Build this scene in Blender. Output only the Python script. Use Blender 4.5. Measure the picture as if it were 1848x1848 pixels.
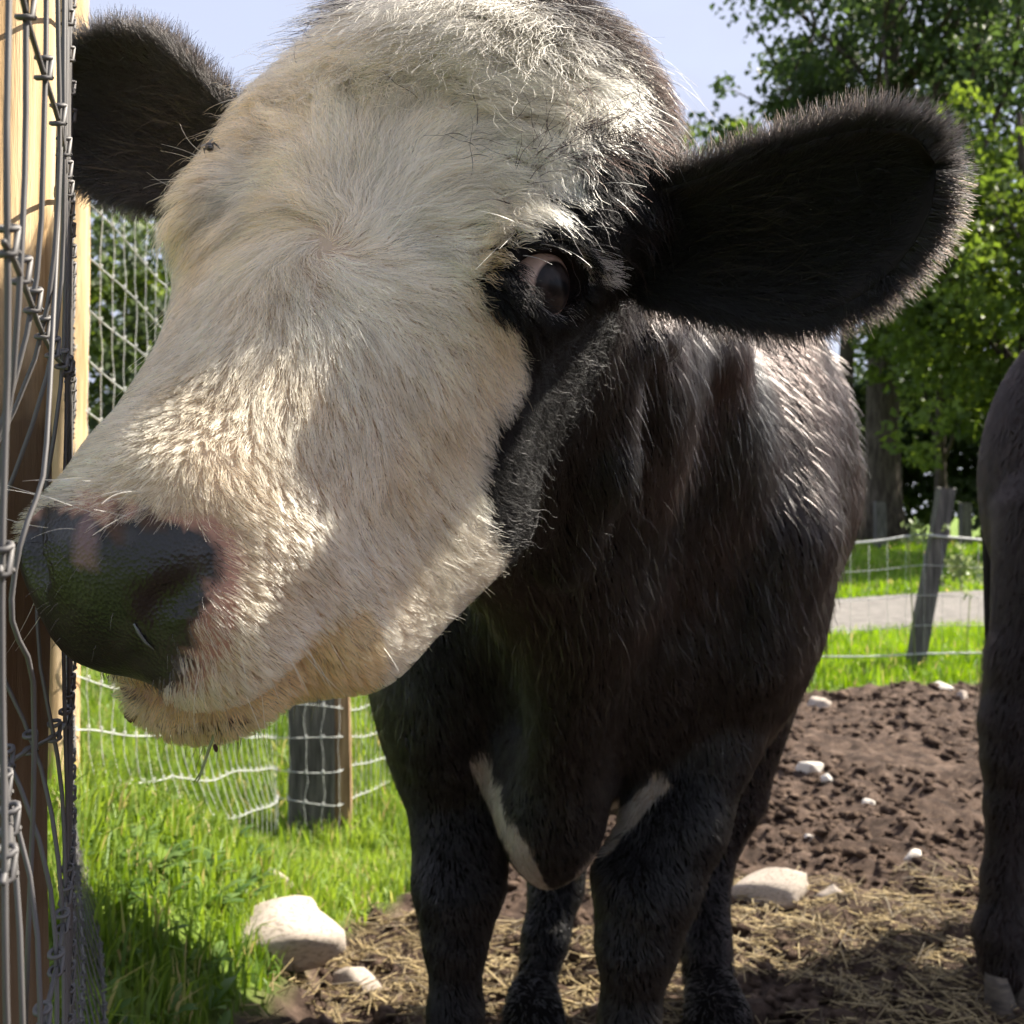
import bpy, bmesh, math, random
import numpy as np
from mathutils import Vector, Matrix, noise as mnoise

for o in list(bpy.data.objects):
    bpy.data.objects.remove(o)
SC = bpy.context.scene
COL = SC.collection
random.seed(7)
RNG = np.random.default_rng(7)
CAMH = 0.9

# ---------------------------------------------------------------- camera, sky, sun, exposure
cd = bpy.data.cameras.new('camera')
cam = bpy.data.objects.new('camera', cd)
COL.objects.link(cam)
cam.location = (0, 0, CAMH)
cam.rotation_euler = (math.radians(90), 0, 0)
cd.sensor_fit = 'HORIZONTAL'
cd.sensor_width = 36.0
cd.lens = 36.0 * 2000 / 1848
cd.shift_y = 6 / 1848
cd.clip_start = 0.02
cd.clip_end = 3000
cd.dof.use_dof = True
cd.dof.focus_distance = 0.60
cd.dof.aperture_fstop = 18.0
SC.camera = cam

SUN_TO = Vector((0.63, 0.325, 0.705)).normalized()        # direction towards the sun
sun_el = math.asin(SUN_TO.z)
sun_az = math.atan2(SUN_TO.x, SUN_TO.y)                  # from +Y towards +X
w = bpy.data.worlds.new('World')
SC.world = w
w.use_nodes = True
nt = w.node_tree
nt.nodes.clear()
wo = nt.nodes.new('ShaderNodeOutputWorld')
bg = nt.nodes.new('ShaderNodeBackground')
sky = nt.nodes.new('ShaderNodeTexSky')
sky.sky_type = 'NISHITA'
sky.sun_disc = False
sky.sun_elevation = sun_el
sky.sun_rotation = sun_az
sky.air_density = 1.0
sky.dust_density = 1.6
sky.ozone_density = 1.0
tc = nt.nodes.new('ShaderNodeTexCoord')
mp = nt.nodes.new('ShaderNodeMapping')
mp.inputs['Scale'].default_value = (1.0, 1.0, 2.4)
nz = nt.nodes.new('ShaderNodeTexNoise')
nz.inputs['Scale'].default_value = 2.3
nz.inputs['Detail'].default_value = 7
nz.inputs['Roughness'].default_value = 0.52
cr = nt.nodes.new('ShaderNodeValToRGB')
cr.color_ramp.elements[0].position = 0.40
cr.color_ramp.elements[0].color = (0.86, 0.86, 0.86, 1)
cr.color_ramp.elements[1].position = 0.66
cr.color_ramp.elements[1].color = (1.0, 1.0, 1.0, 1)
mx = nt.nodes.new('ShaderNodeMixRGB')
mx.inputs[2].default_value = (1.62, 1.72, 2.16, 1)          # thin cloud
nt.links.new(tc.outputs['Generated'], mp.inputs[0])
nt.links.new(mp.outputs[0], nz.inputs['Vector'])
nt.links.new(nz.outputs['Fac'], cr.inputs[0])
nt.links.new(cr.outputs[0], mx.inputs[0])
nt.links.new(sky.outputs[0], mx.inputs[1])
nt.links.new(mx.outputs[0], bg.inputs[0])
bg.inputs[1].default_value = 0.122
nt.links.new(bg.outputs[0], wo.inputs[0])

sd = bpy.data.lights.new('sun', 'SUN')
sd.energy = 4.5
sd.angle = math.radians(0.53)
sd.color = (1.0, 0.92, 0.78)
sun = bpy.data.objects.new('sun', sd)
COL.objects.link(sun)
sun.rotation_euler = (-SUN_TO).to_track_quat('-Z', 'Y').to_euler()

SC.view_settings.view_transform = 'Standard'
SC.view_settings.look = 'None'
SC.view_settings.exposure = 1.82
SC.view_settings.gamma = 1.0
SC.view_settings.use_curve_mapping = False
SC.render.engine = 'CYCLES'
cy = SC.cycles
cy.use_denoising = True
try:
    cy.denoiser = 'OPENIMAGEDENOISE'
except Exception:
    pass
cy.use_adaptive_sampling = True
cy.adaptive_threshold = 0.03
cy.max_bounces = 12
cy.diffuse_bounces = 4
cy.glossy_bounces = 8
cy.transmission_bounces = 10
cy.transparent_max_bounces = 8
cy.sample_clamp_indirect = 6.0
cy.caustics_reflective = False
cy.caustics_refractive = False
SC.cycles_curves.shape = 'RIBBONS'
SC.cycles_curves.subdivisions = 1

# ---------------------------------------------------------------- materials
def new_mat(name):
    m = bpy.data.materials.new(name)
    m.use_nodes = True
    t = m.node_tree
    t.nodes.clear()
    out = t.nodes.new('ShaderNodeOutputMaterial')
    return m, t, out

def N(t, kind, **kw):
    n = t.nodes.new(kind)
    for k, v in kw.items():
        if k in n.inputs:
            n.inputs[k].default_value = v
        else:
            setattr(n, k, v)
    return n

def noisy_mat(name, c1, c2, scale=8.0, detail=6.0, rough=0.8, bump=0.3, bscale=None, spec=0.3,
              stretch=(1, 1, 1), c3=None, dist=0.02, attr=None):
    """two or three colours mixed by noise in object space, with fine relief"""
    m, t, out = new_mat(name)
    p = N(t, 'ShaderNodeBsdfPrincipled', Roughness=rough)
    p.inputs['Specular IOR Level'].default_value = spec
    co = N(t, 'ShaderNodeTexCoord')
    ma = N(t, 'ShaderNodeMapping')
    ma.inputs['Scale'].default_value = stretch
    t.links.new(co.outputs['Object'], ma.inputs[0])
    n1 = N(t, 'ShaderNodeTexNoise', Scale=scale, Detail=detail, Roughness=0.62)
    t.links.new(ma.outputs[0], n1.inputs['Vector'])
    r = N(t, 'ShaderNodeValToRGB')
    r.color_ramp.elements[0].position = 0.34
    r.color_ramp.elements[0].color = (*c1, 1)
    r.color_ramp.elements[1].position = 0.66
    r.color_ramp.elements[1].color = (*c2, 1)
    if c3:
        e = r.color_ramp.elements.new(0.5)
        e.color = (*c3, 1)
    t.links.new(n1.outputs['Fac'], r.inputs[0])
    t.links.new(r.outputs[0], p.inputs['Base Color'])
    n2 = N(t, 'ShaderNodeTexNoise', Scale=bscale or scale * 4, Detail=8.0, Roughness=0.7)
    t.links.new(ma.outputs[0], n2.inputs['Vector'])
    b = N(t, 'ShaderNodeBump', Strength=bump, Distance=dist)
    t.links.new(n2.outputs['Fac'], b.inputs['Height'])
    t.links.new(b.outputs[0], p.inputs['Normal'])
    t.links.new(p.outputs[0], out.inputs[0])
    return m

def leaf_mat(name, c1, c2, trans=0.45, rough=0.5, attr='tint'):
    """foliage: colour runs between two greens by a per-leaf number, light shines through"""
    m, t, out = new_mat(name)
    a = N(t, 'ShaderNodeAttribute', attribute_name=attr)
    mixc = N(t, 'ShaderNodeMixRGB')
    mixc.inputs[1].default_value = (*c1, 1)
    mixc.inputs[2].default_value = (*c2, 1)
    t.links.new(a.outputs['Fac'], mixc.inputs[0])
    mixc.use_clamp = True
    dry = N(t, 'ShaderNodeMapRange')
    dry.inputs['From Min'].default_value = 1.0
    dry.inputs['From Max'].default_value = 2.6
    t.links.new(a.outputs['Fac'], dry.inputs['Value'])
    cl = N(t, 'ShaderNodeClamp')
    t.links.new(a.outputs['Fac'], cl.inputs[0])
    t.links.new(cl.outputs[0], mixc.inputs[0])
    live = mixc
    mixc = N(t, 'ShaderNodeMixRGB')
    mixc.inputs[2].default_value = (.46, .38, .19, 1)
    t.links.new(dry.outputs[0], mixc.inputs[0])
    t.links.new(live.outputs[0], mixc.inputs[1])
    p = N(t, 'ShaderNodeBsdfPrincipled', Roughness=rough)
    p.inputs['Specular IOR Level'].default_value = 0.35
    t.links.new(mixc.outputs[0], p.inputs['Base Color'])
    tr = N(t, 'ShaderNodeBsdfTranslucent')
    hs = N(t, 'ShaderNodeHueSaturation', Hue=0.485, Saturation=1.15, Value=1.5)
    t.links.new(mixc.outputs[0], hs.inputs['Color'])
    t.links.new(hs.outputs[0], tr.inputs[0])
    ms = N(t, 'ShaderNodeMixShader', Fac=trans)
    t.links.new(p.outputs[0], ms.inputs[1])
    t.links.new(tr.outputs[0], ms.inputs[2])
    t.links.new(ms.outputs[0], out.inputs[0])
    return m

def hair_mat(name, rough=0.38, rrough=0.5):
    m, t, out = new_mat(name)
    a = N(t, 'ShaderNodeAttribute', attribute_name='col')
    h = N(t, 'ShaderNodeBsdfHairPrincipled')
    h.parametrization = 'COLOR'
    t.links.new(a.outputs['Color'], h.inputs['Color'])
    h.inputs['Roughness'].default_value = rough
    h.inputs['Radial Roughness'].default_value = rrough
    h.inputs['Random Roughness'].default_value = 0.2
    # dense coats swallow light between the strands: part fibre scattering, part plain matt strand
    p = N(t, 'ShaderNodeBsdfPrincipled', Roughness=.55)
    p.inputs['Specular IOR Level'].default_value = .06
    t.links.new(a.outputs['Color'], p.inputs['Base Color'])
    bw = N(t, 'ShaderNodeRGBToBW')
    t.links.new(a.outputs['Color'], bw.inputs[0])
    mr = N(t, 'ShaderNodeValToRGB')
    e = mr.color_ramp.elements
    e[0].position = .004; e[0].color = (.30, .30, .30, 1)
    e[1].position = .30; e[1].color = (.84, .84, .84, 1)
    k_ = e.new(.012); k_.color = (.60, .60, .60, 1)
    t.links.new(bw.outputs[0], mr.inputs[0])
    ms = N(t, 'ShaderNodeMixShader')
    t.links.new(mr.outputs[0], ms.inputs[0])
    t.links.new(p.outputs[0], ms.inputs[1])
    t.links.new(h.outputs[0], ms.inputs[2])
    t.links.new(ms.outputs[0], out.inputs[0])
    return m

def attr_mat(name, rough=0.6, spec=0.3, bump=0.0, bscale=300.0):
    m, t, out = new_mat(name)
    a = N(t, 'ShaderNodeAttribute', attribute_name='col')
    p = N(t, 'ShaderNodeBsdfPrincipled', Roughness=rough)
    p.inputs['Specular IOR Level'].default_value = spec
    ro = N(t, 'ShaderNodeAttribute', attribute_name='wet')
    mr = N(t, 'ShaderNodeMapRange')
    mr.inputs['To Min'].default_value = rough
    mr.inputs['To Max'].default_value = 0.33
    t.links.new(ro.outputs['Fac'], mr.inputs['Value'])
    t.links.new(mr.outputs[0], p.inputs['Roughness'])
    sp_ = N(t, 'ShaderNodeMapRange')
    sp_.inputs['To Min'].default_value = 0.03
    sp_.inputs['To Max'].default_value = 0.45
    t.links.new(ro.outputs['Fac'], sp_.inputs['Value'])
    t.links.new(sp_.outputs[0], p.inputs['Specular IOR Level'])
    t.links.new(a.outputs['Color'], p.inputs['Base Color'])
    co = N(t, 'ShaderNodeTexCoord')
    v = N(t, 'ShaderNodeTexVoronoi', Scale=bscale)
    t.links.new(co.outputs['Object'], v.inputs['Vector'])
    n2 = N(t, 'ShaderNodeTexNoise', Scale=90.0, Detail=6.0)
    t.links.new(co.outputs['Object'], n2.inputs['Vector'])
    ad = N(t, 'ShaderNodeMath', operation='ADD')
    t.links.new(v.outputs['Distance'], ad.inputs[0])
    t.links.new(n2.outputs['Fac'], ad.inputs[1])
    b = N(t, 'ShaderNodeBump', Strength=bump, Distance=0.002)
    t.links.new(ad.outputs[0], b.inputs['Height'])
    t.links.new(b.outputs[0], p.inputs['Normal'])
    t.links.new(p.outputs[0], out.inputs[0])
    return m

def plain_mat(name, c, rough=0.5, metal=0.0, spec=0.5, coat=0.0):
    m, t, out = new_mat(name)
    p = N(t, 'ShaderNodeBsdfPrincipled', Roughness=rough, Metallic=metal)
    p.inputs['Base Color'].default_value = (*c, 1)
    p.inputs['Specular IOR Level'].default_value = spec
    p.inputs['Coat Weight'].default_value = coat
    p.inputs['Coat Roughness'].default_value = 0.03
    t.links.new(p.outputs[0], out.inputs[0])
    return m

# ---------------------------------------------------------------- mesh helpers
def tag(o, label=None, cat=None, group=None, kind=None):
    if label: o['label'] = label
    if cat: o['category'] = cat
    if group: o['group'] = group
    if kind: o['kind'] = kind
    return o

def empty(name, loc):
    o = bpy.data.objects.new(name, None)
    COL.objects.link(o)
    o.location = loc
    return o

def mesh_of(name, verts, faces, mat=None, smooth=True):
    me = bpy.data.meshes.new(name)
    verts = np.asarray(verts, np.float32)
    if isinstance(faces, np.ndarray):
        k = faces.shape[1]
        me.vertices.add(len(verts))
        me.vertices.foreach_set('co', verts.ravel())
        me.loops.add(faces.size)
        me.loops.foreach_set('vertex_index', faces.astype(np.int32).ravel())
        me.polygons.add(len(faces))
        me.polygons.foreach_set('loop_start', np.arange(0, faces.size, k, dtype=np.int32))
        me.polygons.foreach_set('loop_total', np.full(len(faces), k, np.int32))
        me.update(calc_edges=True)
    else:
        me.from_pydata(verts.tolist(), [], faces)
    me.validate()
    if smooth:
        me.polygons.foreach_set('use_smooth', np.ones(len(me.polygons), bool))
    if mat:
        me.materials.append(mat)
    return me

def put(name, me, parent=None):
    o = bpy.data.objects.new(name, me)
    COL.objects.link(o)
    if parent is not None:
        o.parent = parent
        base = parent
        off = Vector((0, 0, 0))
        while base is not None:
            off += base.location
            base = base.parent
        o.location = -off                 # geometry is written in world coordinates
    return o

def obj(name, verts, faces, mat=None, parent=None, smooth=True):
    return put(name, mesh_of(name, verts, faces, mat, smooth), parent)

def set_attr(me, name, data, kind='FLOAT_COLOR', dom='POINT'):
    a = me.attributes.new(name, kind, dom)
    if kind == 'FLOAT_COLOR':
        d = np.ones((len(data), 4), np.float32)
        d[:, :3] = data
        a.data.foreach_set('color', d.ravel())
    else:
        a.data.foreach_set('value', np.asarray(data, np.float32))

def tube(path, rad, n=6, cap=True):
    """verts, faces of a tube along a list of points; rad number or list"""
    P = np.asarray(path, float)
    m = len(P)
    r = np.broadcast_to(np.asarray(rad, float), (m,))
    T = np.gradient(P, axis=0)
    T /= np.linalg.norm(T, axis=1)[:, None] + 1e-12
    up = np.array([0, 0, 1.0]) if abs(T[0, 2]) < 0.9 else np.array([1.0, 0, 0])
    a = np.cross(T[0], up); a /= np.linalg.norm(a)
    V = []
    for i in range(m):
        a = a - T[i] * (a @ T[i]); a /= np.linalg.norm(a) + 1e-12
        b = np.cross(T[i], a)
        for k in range(n):
            th = 2 * math.pi * k / n
            V.append(P[i] + r[i] * (math.cos(th) * a + math.sin(th) * b))
    F = []
    for i in range(m - 1):
        for k in range(n):
            k2 = (k + 1) % n
            F.append((i * n + k, i * n + k2, (i + 1) * n + k2, (i + 1) * n + k))
    if cap:
        F.append(tuple(range(n - 1, -1, -1)))
        F.append(tuple((m - 1) * n + k for k in range(n)))
    return V, F

def merge(parts):
    V, F = [], []
    for v, f in parts:
        o = len(V)
        V.extend(v)
        F.extend([tuple(i + o for i in q) for q in f])
    return V, F

def vnoise(x, y, seed=0):
    """smooth value noise on numpy arrays"""
    xi = np.floor(x).astype(np.int64); yi = np.floor(y).astype(np.int64)
    fx = x - xi; fy = y - yi
    fx = fx * fx * (3 - 2 * fx); fy = fy * fy * (3 - 2 * fy)
    def hsh(a, b):
        h = (a * 374761393 + b * 668265263 + seed * 1442695041) & 0x7fffffff
        h = ((h ^ (h >> 13)) * 1274126177) & 0x7fffffff
        return ((h ^ (h >> 16)) & 0xffff) / 65535.0
    return (hsh(xi, yi) * (1 - fx) + hsh(xi + 1, yi) * fx) * (1 - fy) + (hsh(xi, yi + 1) * (1 - fx) + hsh(xi + 1, yi + 1) * fx) * fy

def fbm(x, y, oct=4, seed=0):
    s = 0; a = 0.5; t = 0
    for i in range(oct):
        s = s + a * vnoise(x * 2 ** i, y * 2 ** i, seed + i); t += a; a *= 0.55
    return s / t

def sstep(a, b, x):
    t = np.clip((x - a) / (b - a), 0, 1)
    return t * t * (3 - 2 * t)
# ---------------------------------------------------------------- ground
_BY = np.array([-5, 1.0, 1.96, 2.6, 3.0, 4.6, 5.65, 6.0, 6.6, 7.2])
_BX = np.array([-.40, -.40, -.44, -.34, -.20, .50, 1.33, 2.5, 6.0, 60.0])

def dirt_amount(x, y):
    """1 on trampled dirt, 0 on grass"""
    xb = np.interp(y, _BY, _BX) + 0.16 * (fbm(x * 3.1, y * 3.1, 3, 5) - .5) + .05 * (fbm(x * 14, y * 14, 2, 9) - .5)
    d = sstep(-.03, .05, x - xb)
    return np.where(y > 7.2, 0.0, d)

def terr0(x, y):
    x = np.asarray(x, float); y = np.asarray(y, float)
    bank = .36 * (1 - sstep(-.78, -.28, x)) * (1 - sstep(2.0, 3.3, y))
    dip = -.11 * np.exp(-((x + .6) ** 2 + (y - 3.4) ** 2) / .64)
    return bank + dip + .38 * sstep(13, 20, y) + .05 * (fbm(x * .35, y * .35, 2, 3) - .5) * sstep(3, 8, np.hypot(x, y))

def terr(x, y):
    x = np.asarray(x, float); y = np.asarray(y, float)
    d = dirt_amount(x, y)
    near = 1 - sstep(6, 9, np.hypot(x, y))
    lump = .070 * (fbm(x * 8, y * 8, 3, 21) - .5) + .052 * (fbm(x * 22, y * 22, 2, 33) - .5)
    return terr0(x, y) + d * near * lump + (1 - d) * near * .02 * (fbm(x * 5, y * 5, 2, 40) - .5)

fx = np.arange(-1.7, 3.4, .024)
gx = np.concatenate([-1.7 - np.geomspace(.05, 600, 34)[::-1], fx, 3.4 + np.geomspace(.05, 600, 34)])
fy = np.concatenate([np.arange(.7, 3.6, .02), np.arange(3.6, 7.2, .04)])
gy = np.concatenate([.7 - np.geomspace(.05, 40, 22)[::-1], fy, 7.2 + np.geomspace(.06, 900, 60)])
GX, GY = np.meshgrid(gx, gy, indexing='ij')
GZ = terr(GX, GY)
nx_, ny_ = GX.shape
ii, jj = np.meshgrid(np.arange(nx_ - 1), np.arange(ny_ - 1), indexing='ij')
q = np.stack([ii * ny_ + jj, (ii + 1) * ny_ + jj, (ii + 1) * ny_ + jj + 1, ii * ny_ + jj + 1], -1).reshape(-1, 4)

def ground_mat():
    m, t, out = new_mat('ground_soil_and_turf')
    p = N(t, 'ShaderNodeBsdfPrincipled', Roughness=0.92)
    p.inputs['Specular IOR Level'].default_value = 0.15
    co = N(t, 'ShaderNodeTexCoord')
    def ramp(scale, detail, stops):
        n = N(t, 'ShaderNodeTexNoise', Scale=scale, Detail=detail, Roughness=0.65)
        t.links.new(co.outputs['Object'], n.inputs['Vector'])
        r = N(t, 'ShaderNodeValToRGB')
        r.color_ramp.elements[0].position = stops[0][0]; r.color_ramp.elements[0].color = (*stops[0][1], 1)
        r.color_ramp.elements[1].position = stops[-1][0]; r.color_ramp.elements[1].color = (*stops[-1][1], 1)
        for pos, c in stops[1:-1]:
            e = r.color_ramp.elements.new(pos); e.color = (*c, 1)
        t.links.new(n.outputs['Fac'], r.inputs[0])
        return n, r
    n1, dirt = ramp(16.0, 10.0, [(.30, (.022, .014, .010)), (.47, (.062, .041, .031)), (.60, (.12, .082, .062)), (.74, (.22, .165, .125))])
    n2, turf = ramp(1.6, 8.0, [(.3, (.075, .125, .020)), (.5, (.12, .185, .030)), (.7, (.18, .25, .045))])
    a = N(t, 'ShaderNodeAttribute', attribute_name='dirt')
    mixc = N(t, 'ShaderNodeMixRGB')
    t.links.new(a.outputs['Fac'], mixc.inputs[0])
    t.links.new(turf.outputs[0], mixc.inputs[1])
    t.links.new(dirt.outputs[0], mixc.inputs[2])
    t.links.new(mixc.outputs[0], p.inputs['Base Color'])
    nb = N(t, 'ShaderNodeTexNoise', Scale=60.0, Detail=10.0, Roughness=0.75)
    t.links.new(co.outputs['Object'], nb.inputs['Vector'])
    b = N(t, 'ShaderNodeBump', Strength=0.8, Distance=0.02)
    t.links.new(nb.outputs['Fac'], b.inputs['Height'])
    t.links.new(b.outputs[0], p.inputs['Normal'])
    t.links.new(p.outputs[0], out.inputs[0])
    return m

M_ground = ground_mat()
ground = obj('ground', np.stack([GX, GY, GZ], -1).reshape(-1, 3), q, M_ground)
set_attr(ground.data, 'dirt', dirt_amount(GX, GY).ravel(), 'FLOAT')
tag(ground, 'trampled brown paddock dirt running into green turf', 'ground', kind='structure')

# gravel road crossing the lawn behind the paddock
M_gravel = noisy_mat('pale_gravel', (.13, .122, .115), (.23, .215, .20), scale=9, detail=12, rough=.95, bump=.6, bscale=70, spec=.1)
rx = np.arange(-30, 80, .6)
y_near = np.maximum(8.2 + .5 * (rx - 2.07), 7.9) + .18 * (fbm(rx * .9, rx * 0, 2, 4) - .5)
y_far = np.maximum(11.6 + .56 * (rx - 3.0), 10.6) + .18 * (fbm(rx * .8, rx * 0 + 5, 2, 8) - .5)
RV, RF = [], []
for i, x in enumerate(rx):
    for k in range(9):
        y = y_near[i] + (y_far[i] - y_near[i]) * k / 8
        RV.append((x, y, float(terr(x, y)) + .012 + .02 * math.sin(k / 8 * math.pi)))
for i in range(len(rx) - 1):
    for k in range(8):
        RF.append((i * 9 + k, (i + 1) * 9 + k, (i + 1) * 9 + k + 1, i * 9 + k + 1))
road = obj('road', RV, RF, M_gravel)
tag(road, 'pale grey gravel lane crossing the bright lawn', 'road', kind='structure')

# ---------------------------------------------------------------- grass
def blades(name, x, y, h, wd, mat, lean=.5, label=None, kind='stuff', cat='grass'):
    n = len(x)
    z = terr(x, y) - .004
    th = RNG.uniform(0, 2 * np.pi, n)
    la = RNG.uniform(0, 2 * np.pi, n)
    le = np.abs(RNG.normal(0, lean, n)) * h
    b = np.stack([x, y, z], 1)
    sdv = np.stack([np.cos(th), np.sin(th), np.zeros(n)], 1) * (wd / 2)[:, None]
    ld = np.stack([np.cos(la), np.sin(la), np.zeros(n)], 1)
    m1 = b + ld * (le * .3)[:, None] + np.array([0, 0, 1.]) * (h * .55)[:, None]
    tp = b + ld * le[:, None] + np.array([0, 0, 1.]) * (h * np.clip(1 - .35 * le / h, .4, 1))[:, None]
    V = np.stack([b - sdv, b + sdv, m1 + sdv * .8, m1 - sdv * .8, tp], 1).reshape(-1, 3)
    o = np.arange(n)[:, None] * 5
    F = np.concatenate([o + np.array([0, 1, 2]), o + np.array([0, 2, 3]), o + np.array([3, 2, 4])])
    ob = obj(name, V, F, mat, smooth=False)
    patch = fbm(x * 2.2, y * 2.2, 3, 77)
    t = np.clip(patch * 1.5 - .32 + RNG.normal(0, .24, n), 0, 1)
    t = np.where(RNG.uniform(0, 1, n) > .93, 1.0 + RNG.uniform(.5, 2.0, n), t)          # dry blades
    set_attr(ob.data, 'tint', np.repeat(t, 5), 'FLOAT')
    tag(ob, label, cat, kind=kind)
    return ob

M_grass = leaf_mat('grass_blade', (.085, .155, .024), (.26, .36, .070), trans=.4)
M_lawn = leaf_mat('lawn_blade', (.095, .18, .022), (.23, .36, .050), trans=.4)
def keep_grass(x, y, tol=.5):
    return dirt_amount(x, y) < RNG.uniform(0, 1, len(x)) * tol
n = 52000
x = RNG.uniform(-1.7, .1, n); y = RNG.uniform(1.0, 3.6, n)
k = keep_grass(x, y, .9) & (fbm(x * 4, y * 4, 3, 12) > .33)
x, y = x[k], y[k]
hh = RNG.uniform(.025, .085, len(x)) * (1 + .9 * np.exp(-((x + .41 * y) / .12) ** 2))
g1 = blades('bank_grass', x, y, hh, RNG.uniform(.003, .0075, len(x)), M_grass, .55,
            'uneven tufted grass on the bank beside the woven wire fence')
n = 34000
Y = np.exp(RNG.uniform(math.log(3.2), math.log(8.5), n)); X = (RNG.uniform(-200, 820, n) - 924) / 2000 * Y
k = keep_grass(X, Y); X, Y = X[k], Y[k]
g2 = blades('field_grass', X, Y, RNG.uniform(.05, .14, len(X)), RNG.uniform(.005, .010, len(X)), M_grass, .5,
            'sunlit green field grass beyond the corner of the wire fence')
n = 30000
Y = RNG.uniform(5.2, 9.5, n); X = (RNG.uniform(900, 2250, n) - 924) / 2000 * Y
yn = np.interp(X, rx, y_near)
k = keep_grass(X, Y) & (Y < yn + .05); X, Y = X[k], Y[k]
g3 = blades('verge_grass', X, Y, RNG.uniform(.04, .12, len(X)), RNG.uniform(.006, .013, len(X)), M_lawn, .45,
            'bright lawn strip between the dirt and the gravel lane')
n = 30000
Y = RNG.uniform(10.5, 21, n); X = (RNG.uniform(1150, 2250, n) - 924) / 2000 * Y
yf = np.interp(X, rx, y_far)
k = Y > yf - .06; X, Y = X[k], Y[k]
g4 = blades('far_lawn_grass', X, Y, RNG.uniform(.05, .14, len(X)), RNG.uniform(.012, .03, len(X)), M_lawn, .4,
            'bright lawn rising from the gravel lane to the woods')

# broad-leaved weeds in the bank
def weeds(name, pts, mat, label):
    V, F, tt = [], [], []
    for (x, y, s) in pts:
        z = float(terr(x, y))
        for k in range(random.randint(5, 9)):
            a = random.uniform(0, 6.283); l = s * random.uniform(.6, 1.2); wv = l * random.uniform(.3, .45)
            up = random.uniform(.25, .9)
            d = np.array([math.cos(a), math.sin(a), 0.]); sdv = np.array([-d[1], d[0], 0.])
            b = np.array([x, y, z]); o = len(V); t = random.random()
            for f, ww, h in ((.05, .05, .15), (.35, .5, .55), (.7, .42, .8), (1.0, .02, .8)):
                c = b + d * l * f + np.array([0, 0, l * up * h])
                V += [c - sdv * wv * ww, c + sdv * wv * ww]; tt += [t, t]
            for i in range(3):
                F.append((o + 2 * i, o + 2 * i + 1, o + 2 * i + 3, o + 2 * i + 2))
    ob = obj(name, V, F, mat, smooth=True)
    set_attr(ob.data, 'tint', tt, 'FLOAT')
    tag(ob, label, 'weeds', kind='stuff')
M_weed = leaf_mat('weed_leaf', (.060, .125, .030), (.17, .25, .075), trans=.35, rough=.4)
wp = []
for i in range(260):
    y = random.uniform(1.3, 3.0); x = -.41 * y + random.uniform(.0, .42)
    if dirt_amount(np.array([x]), np.array([y]))[0] < .5:
        wp.append((x, y, random.uniform(.02, .055)))
weeds('bank_weeds', wp, M_weed, 'small broad leaved weeds among the bank grass')

# ---------------------------------------------------------------- clods, straw
def lumps(name, x, y, s, mat, label, cat):
    bm = bmesh.new(); bmesh.ops.create_icosphere(bm, subdivisions=1, radius=1)
    bv = np.array([v.co[:] for v in bm.verts]); bf = np.array([[v.index for v in f.verts] for f in bm.faces]); bm.free()
    n = len(x); nv = len(bv)
    V = np.repeat(bv[None], n, 0) * RNG.uniform(.5, 1.35, (n, nv, 1)) * s[:, None, None] * RNG.uniform(.7, 1.3, (n, 1, 3))
    V[:, :, 2] *= .65
    V += np.stack([x, y, terr(x, y) + s * .15], 1)[:, None]
    F = (bf[None] + np.arange(n)[:, None, None] * nv).reshape(-1, 3)
    ob = obj(name, V.reshape(-1, 3), F, mat, smooth=False)
    tag(ob, label, cat, kind='stuff')
M_clod = noisy_mat('dark_soil_clod', (.030, .019, .014), (.17, .12, .09), scale=22, rough=.95, bump=.7, bscale=120, spec=.1, c3=(.085, .057, .042))
n = 12000
Y = np.exp(RNG.uniform(math.log(1.5), math.log(6.2), n)); X = (RNG.uniform(560, 2050, n) - 924) / 2000 * Y
k = (dirt_amount(X, Y) > .5) & (fbm(X * 3, Y * 3, 2, 50) > .35); X, Y = X[k], Y[k]
lumps('soil_clods', X, Y, (.004 + .018 * RNG.uniform(0, 1, len(X)) ** 2.2) * (.7 + .12 * Y), M_clod, 'dark crumbly soil clods churned up across the paddock', 'clods')

def straws(name, x, y, mat, label, lo=.010, hi=.10):
    n = len(x)
    L = lo + (hi - lo) * RNG.uniform(0, 1, n) ** 2.2; r = RNG.uniform(.0007, .0019, n); a = RNG.uniform(0, np.pi, n); p = RNG.normal(0, .18, n)
    d = np.stack([np.cos(a) * np.cos(p), np.sin(a) * np.cos(p), np.sin(p)], 1); sv = np.stack([-np.sin(a), np.cos(a), np.zeros(n)], 1)
    u = np.cross(d, sv); c = np.stack([x, y, terr(x, y) + .010 + np.abs(np.sin(p)) * L * .3], 1)
    vs = []
    for e in (-.5, .5):
        for q_ in (0, 1, 2):
            th = q_ * 2.0944
            vs.append(c + d * (L * e)[:, None] + sv * (r * math.cos(th))[:, None] + u * (r * math.sin(th))[:, None])
    V = np.stack(vs, 1).reshape(-1, 3); o = np.arange(n)[:, None] * 6
    F = np.concatenate([o + np.array([0, 1, 4, 3]), o + np.array([1, 2, 5, 4]), o + np.array([2, 0, 3, 5])])
    ob = obj(name, V, F, mat, smooth=False)
    set_attr(ob.data, 'tint', np.repeat(RNG.uniform(0, 1, n) ** 1.4, 6), 'FLOAT')
    tag(ob, label, 'straw', kind='stuff')
M_straw = leaf_mat('dry_straw', (.075, .050, .026), (.50, .39, .20), trans=.12, rough=.55)
n = 15000
Y = np.exp(RNG.uniform(math.log(1.55), math.log(2.75), n)); X = (RNG.uniform(330, 2000, n) - 924) / 2000 * Y
k = (dirt_amount(X, Y) > .4) & (fbm(X * 4, Y * 4, 3, 61) > .50 - .08 * (Y < 2.45)); X, Y = X[k], Y[k]
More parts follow.
